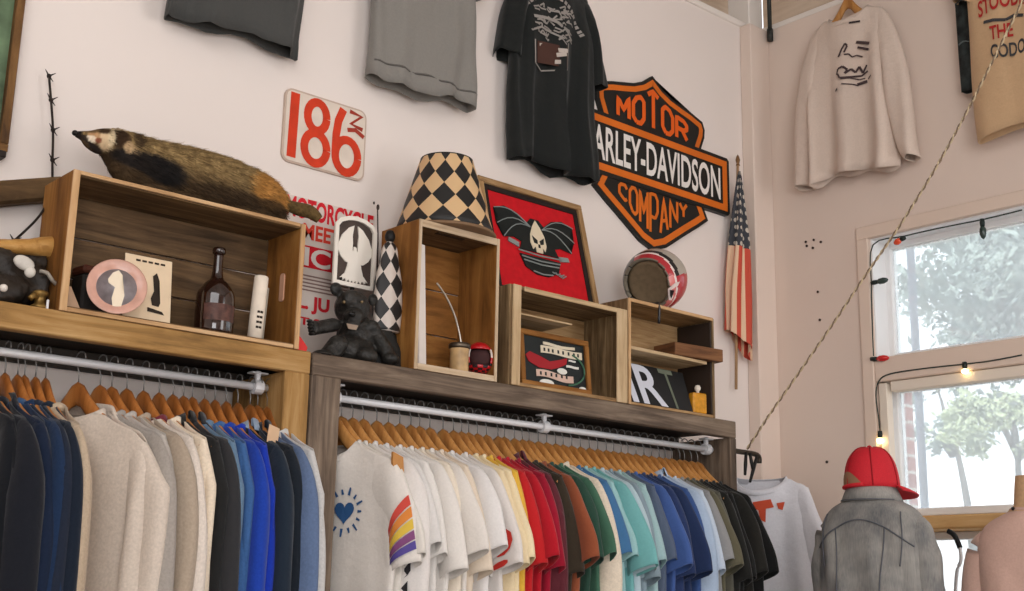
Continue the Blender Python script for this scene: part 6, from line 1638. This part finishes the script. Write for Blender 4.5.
# white box truck
tp = PD(962, 470, 27); wv_ = 27/F_PX
t = thing('box_truck', 'white box truck parked outside behind the window sill', 'truck', (tp.x, tp.y, 0), (0, 0, R(-35)))
bm = bmesh.new(); add_box(bm, (0, 0, (tp.z+.9)/2), (2.05, 4.6, tp.z-.9), None, .14); obj('cargo_box', bm, plain('truck_white', (244, 244, 246), .4), t, True)
box('red_band', (0, 0, .98), (2.07, 4.62, .22), plain('truck_red', (196, 120, 104), .5), t)
bm = bmesh.new(); add_box(bm, (0, 3.1, 1.35), (1.95, 1.5, 1.7), None, .18); obj('cab', bm, MATS['truck_white'], t, True)
box('windscreen', (0, 3.86, 1.75), (1.6, .03, .6), plain('truck_glass', (60, 70, 80), .1), t)
for sx_ in (-1, 1):
    for yy in (-1.4, 3.0):
        bm = bmesh.new(); bmesh.ops.create_cone(bm, cap_ends=True, segments=28, radius1=.42, radius2=.42, depth=.26, matrix=Matrix.Translation((sx_*.86, yy, .42)) @ roty(PI/2)); obj('wheel', bm, plain('tyre', (40, 40, 42), .8), t)
# ================================================================== CAMERA, LIGHT
def lights():
    sc = bpy.context.scene
    cam = bpy.data.cameras.new('camera'); co = bpy.data.objects.new('camera', cam); link(co)
    M = Matrix.Identity(4)
    for i in range(3): M[i][0] = rt[i]; M[i][1] = up[i]; M[i][2] = -fw[i]
    M[0][3], M[1][3], M[2][3] = 0, 0, EYE
    co.matrix_world = M; cam.sensor_width = 36; cam.lens = F_PX*36/1024; cam.clip_start = .05; cam.clip_end = 300
    sc.camera = co
    vs = sc.view_settings; vs.view_transform = 'Standard'; vs.look = 'None'; vs.gamma = 1; vs.exposure = 0; vs.use_curve_mapping = False
    w = bpy.data.worlds.new('sky'); sc.world = w; w.use_nodes = True; nt = w.node_tree
    bg = nt.nodes['Background']; bg.inputs['Color'].default_value = (.86, .92, 1.0, 1); bg.inputs['Strength'].default_value = 2.0
    def area(name, loc, target, sx, sy, power, col):
        l = bpy.data.lights.new(name, 'AREA'); l.shape = 'RECTANGLE'; l.size = sx; l.size_y = sy; l.energy = power; l.color = col
        o = bpy.data.objects.new(name, l); link(o); o.location = loc
        o.rotation_euler = (Vector(target)-Vector(loc)).to_track_quat('-Z', 'Y').to_euler(); return o
    area('shopfront_daylight', (XB-.15, -2.0, 2.3), (1.2, 3.2, 2.2), 2.6, 3.0, 96, (.98, .985, 1))
    area('ceiling_fill', (-.6, -.9, CEIL-.12), (2.2, 1.4, 1.6), 4.5, 3.0, 150, (.98, .985, 1))  # added soft fill below the closed ceiling, no skylight there
    area('front_fill', (-.3, -3.9, 1.9), (3.0, 3.0, 2.3), 5.0, 2.4, 235, (.98, .985, 1))  # added frontal fill standing before the solid front wall
    s = bpy.data.lights.new('sun', 'SUN'); s.energy = 4.5; s.angle = .02; s.color = (1, .97, .9)
    o = bpy.data.objects.new('sun', s); link(o); o.rotation_euler = Vector((.62, .25, -.75)).to_track_quat('-Z', 'Y').to_euler()
lights()
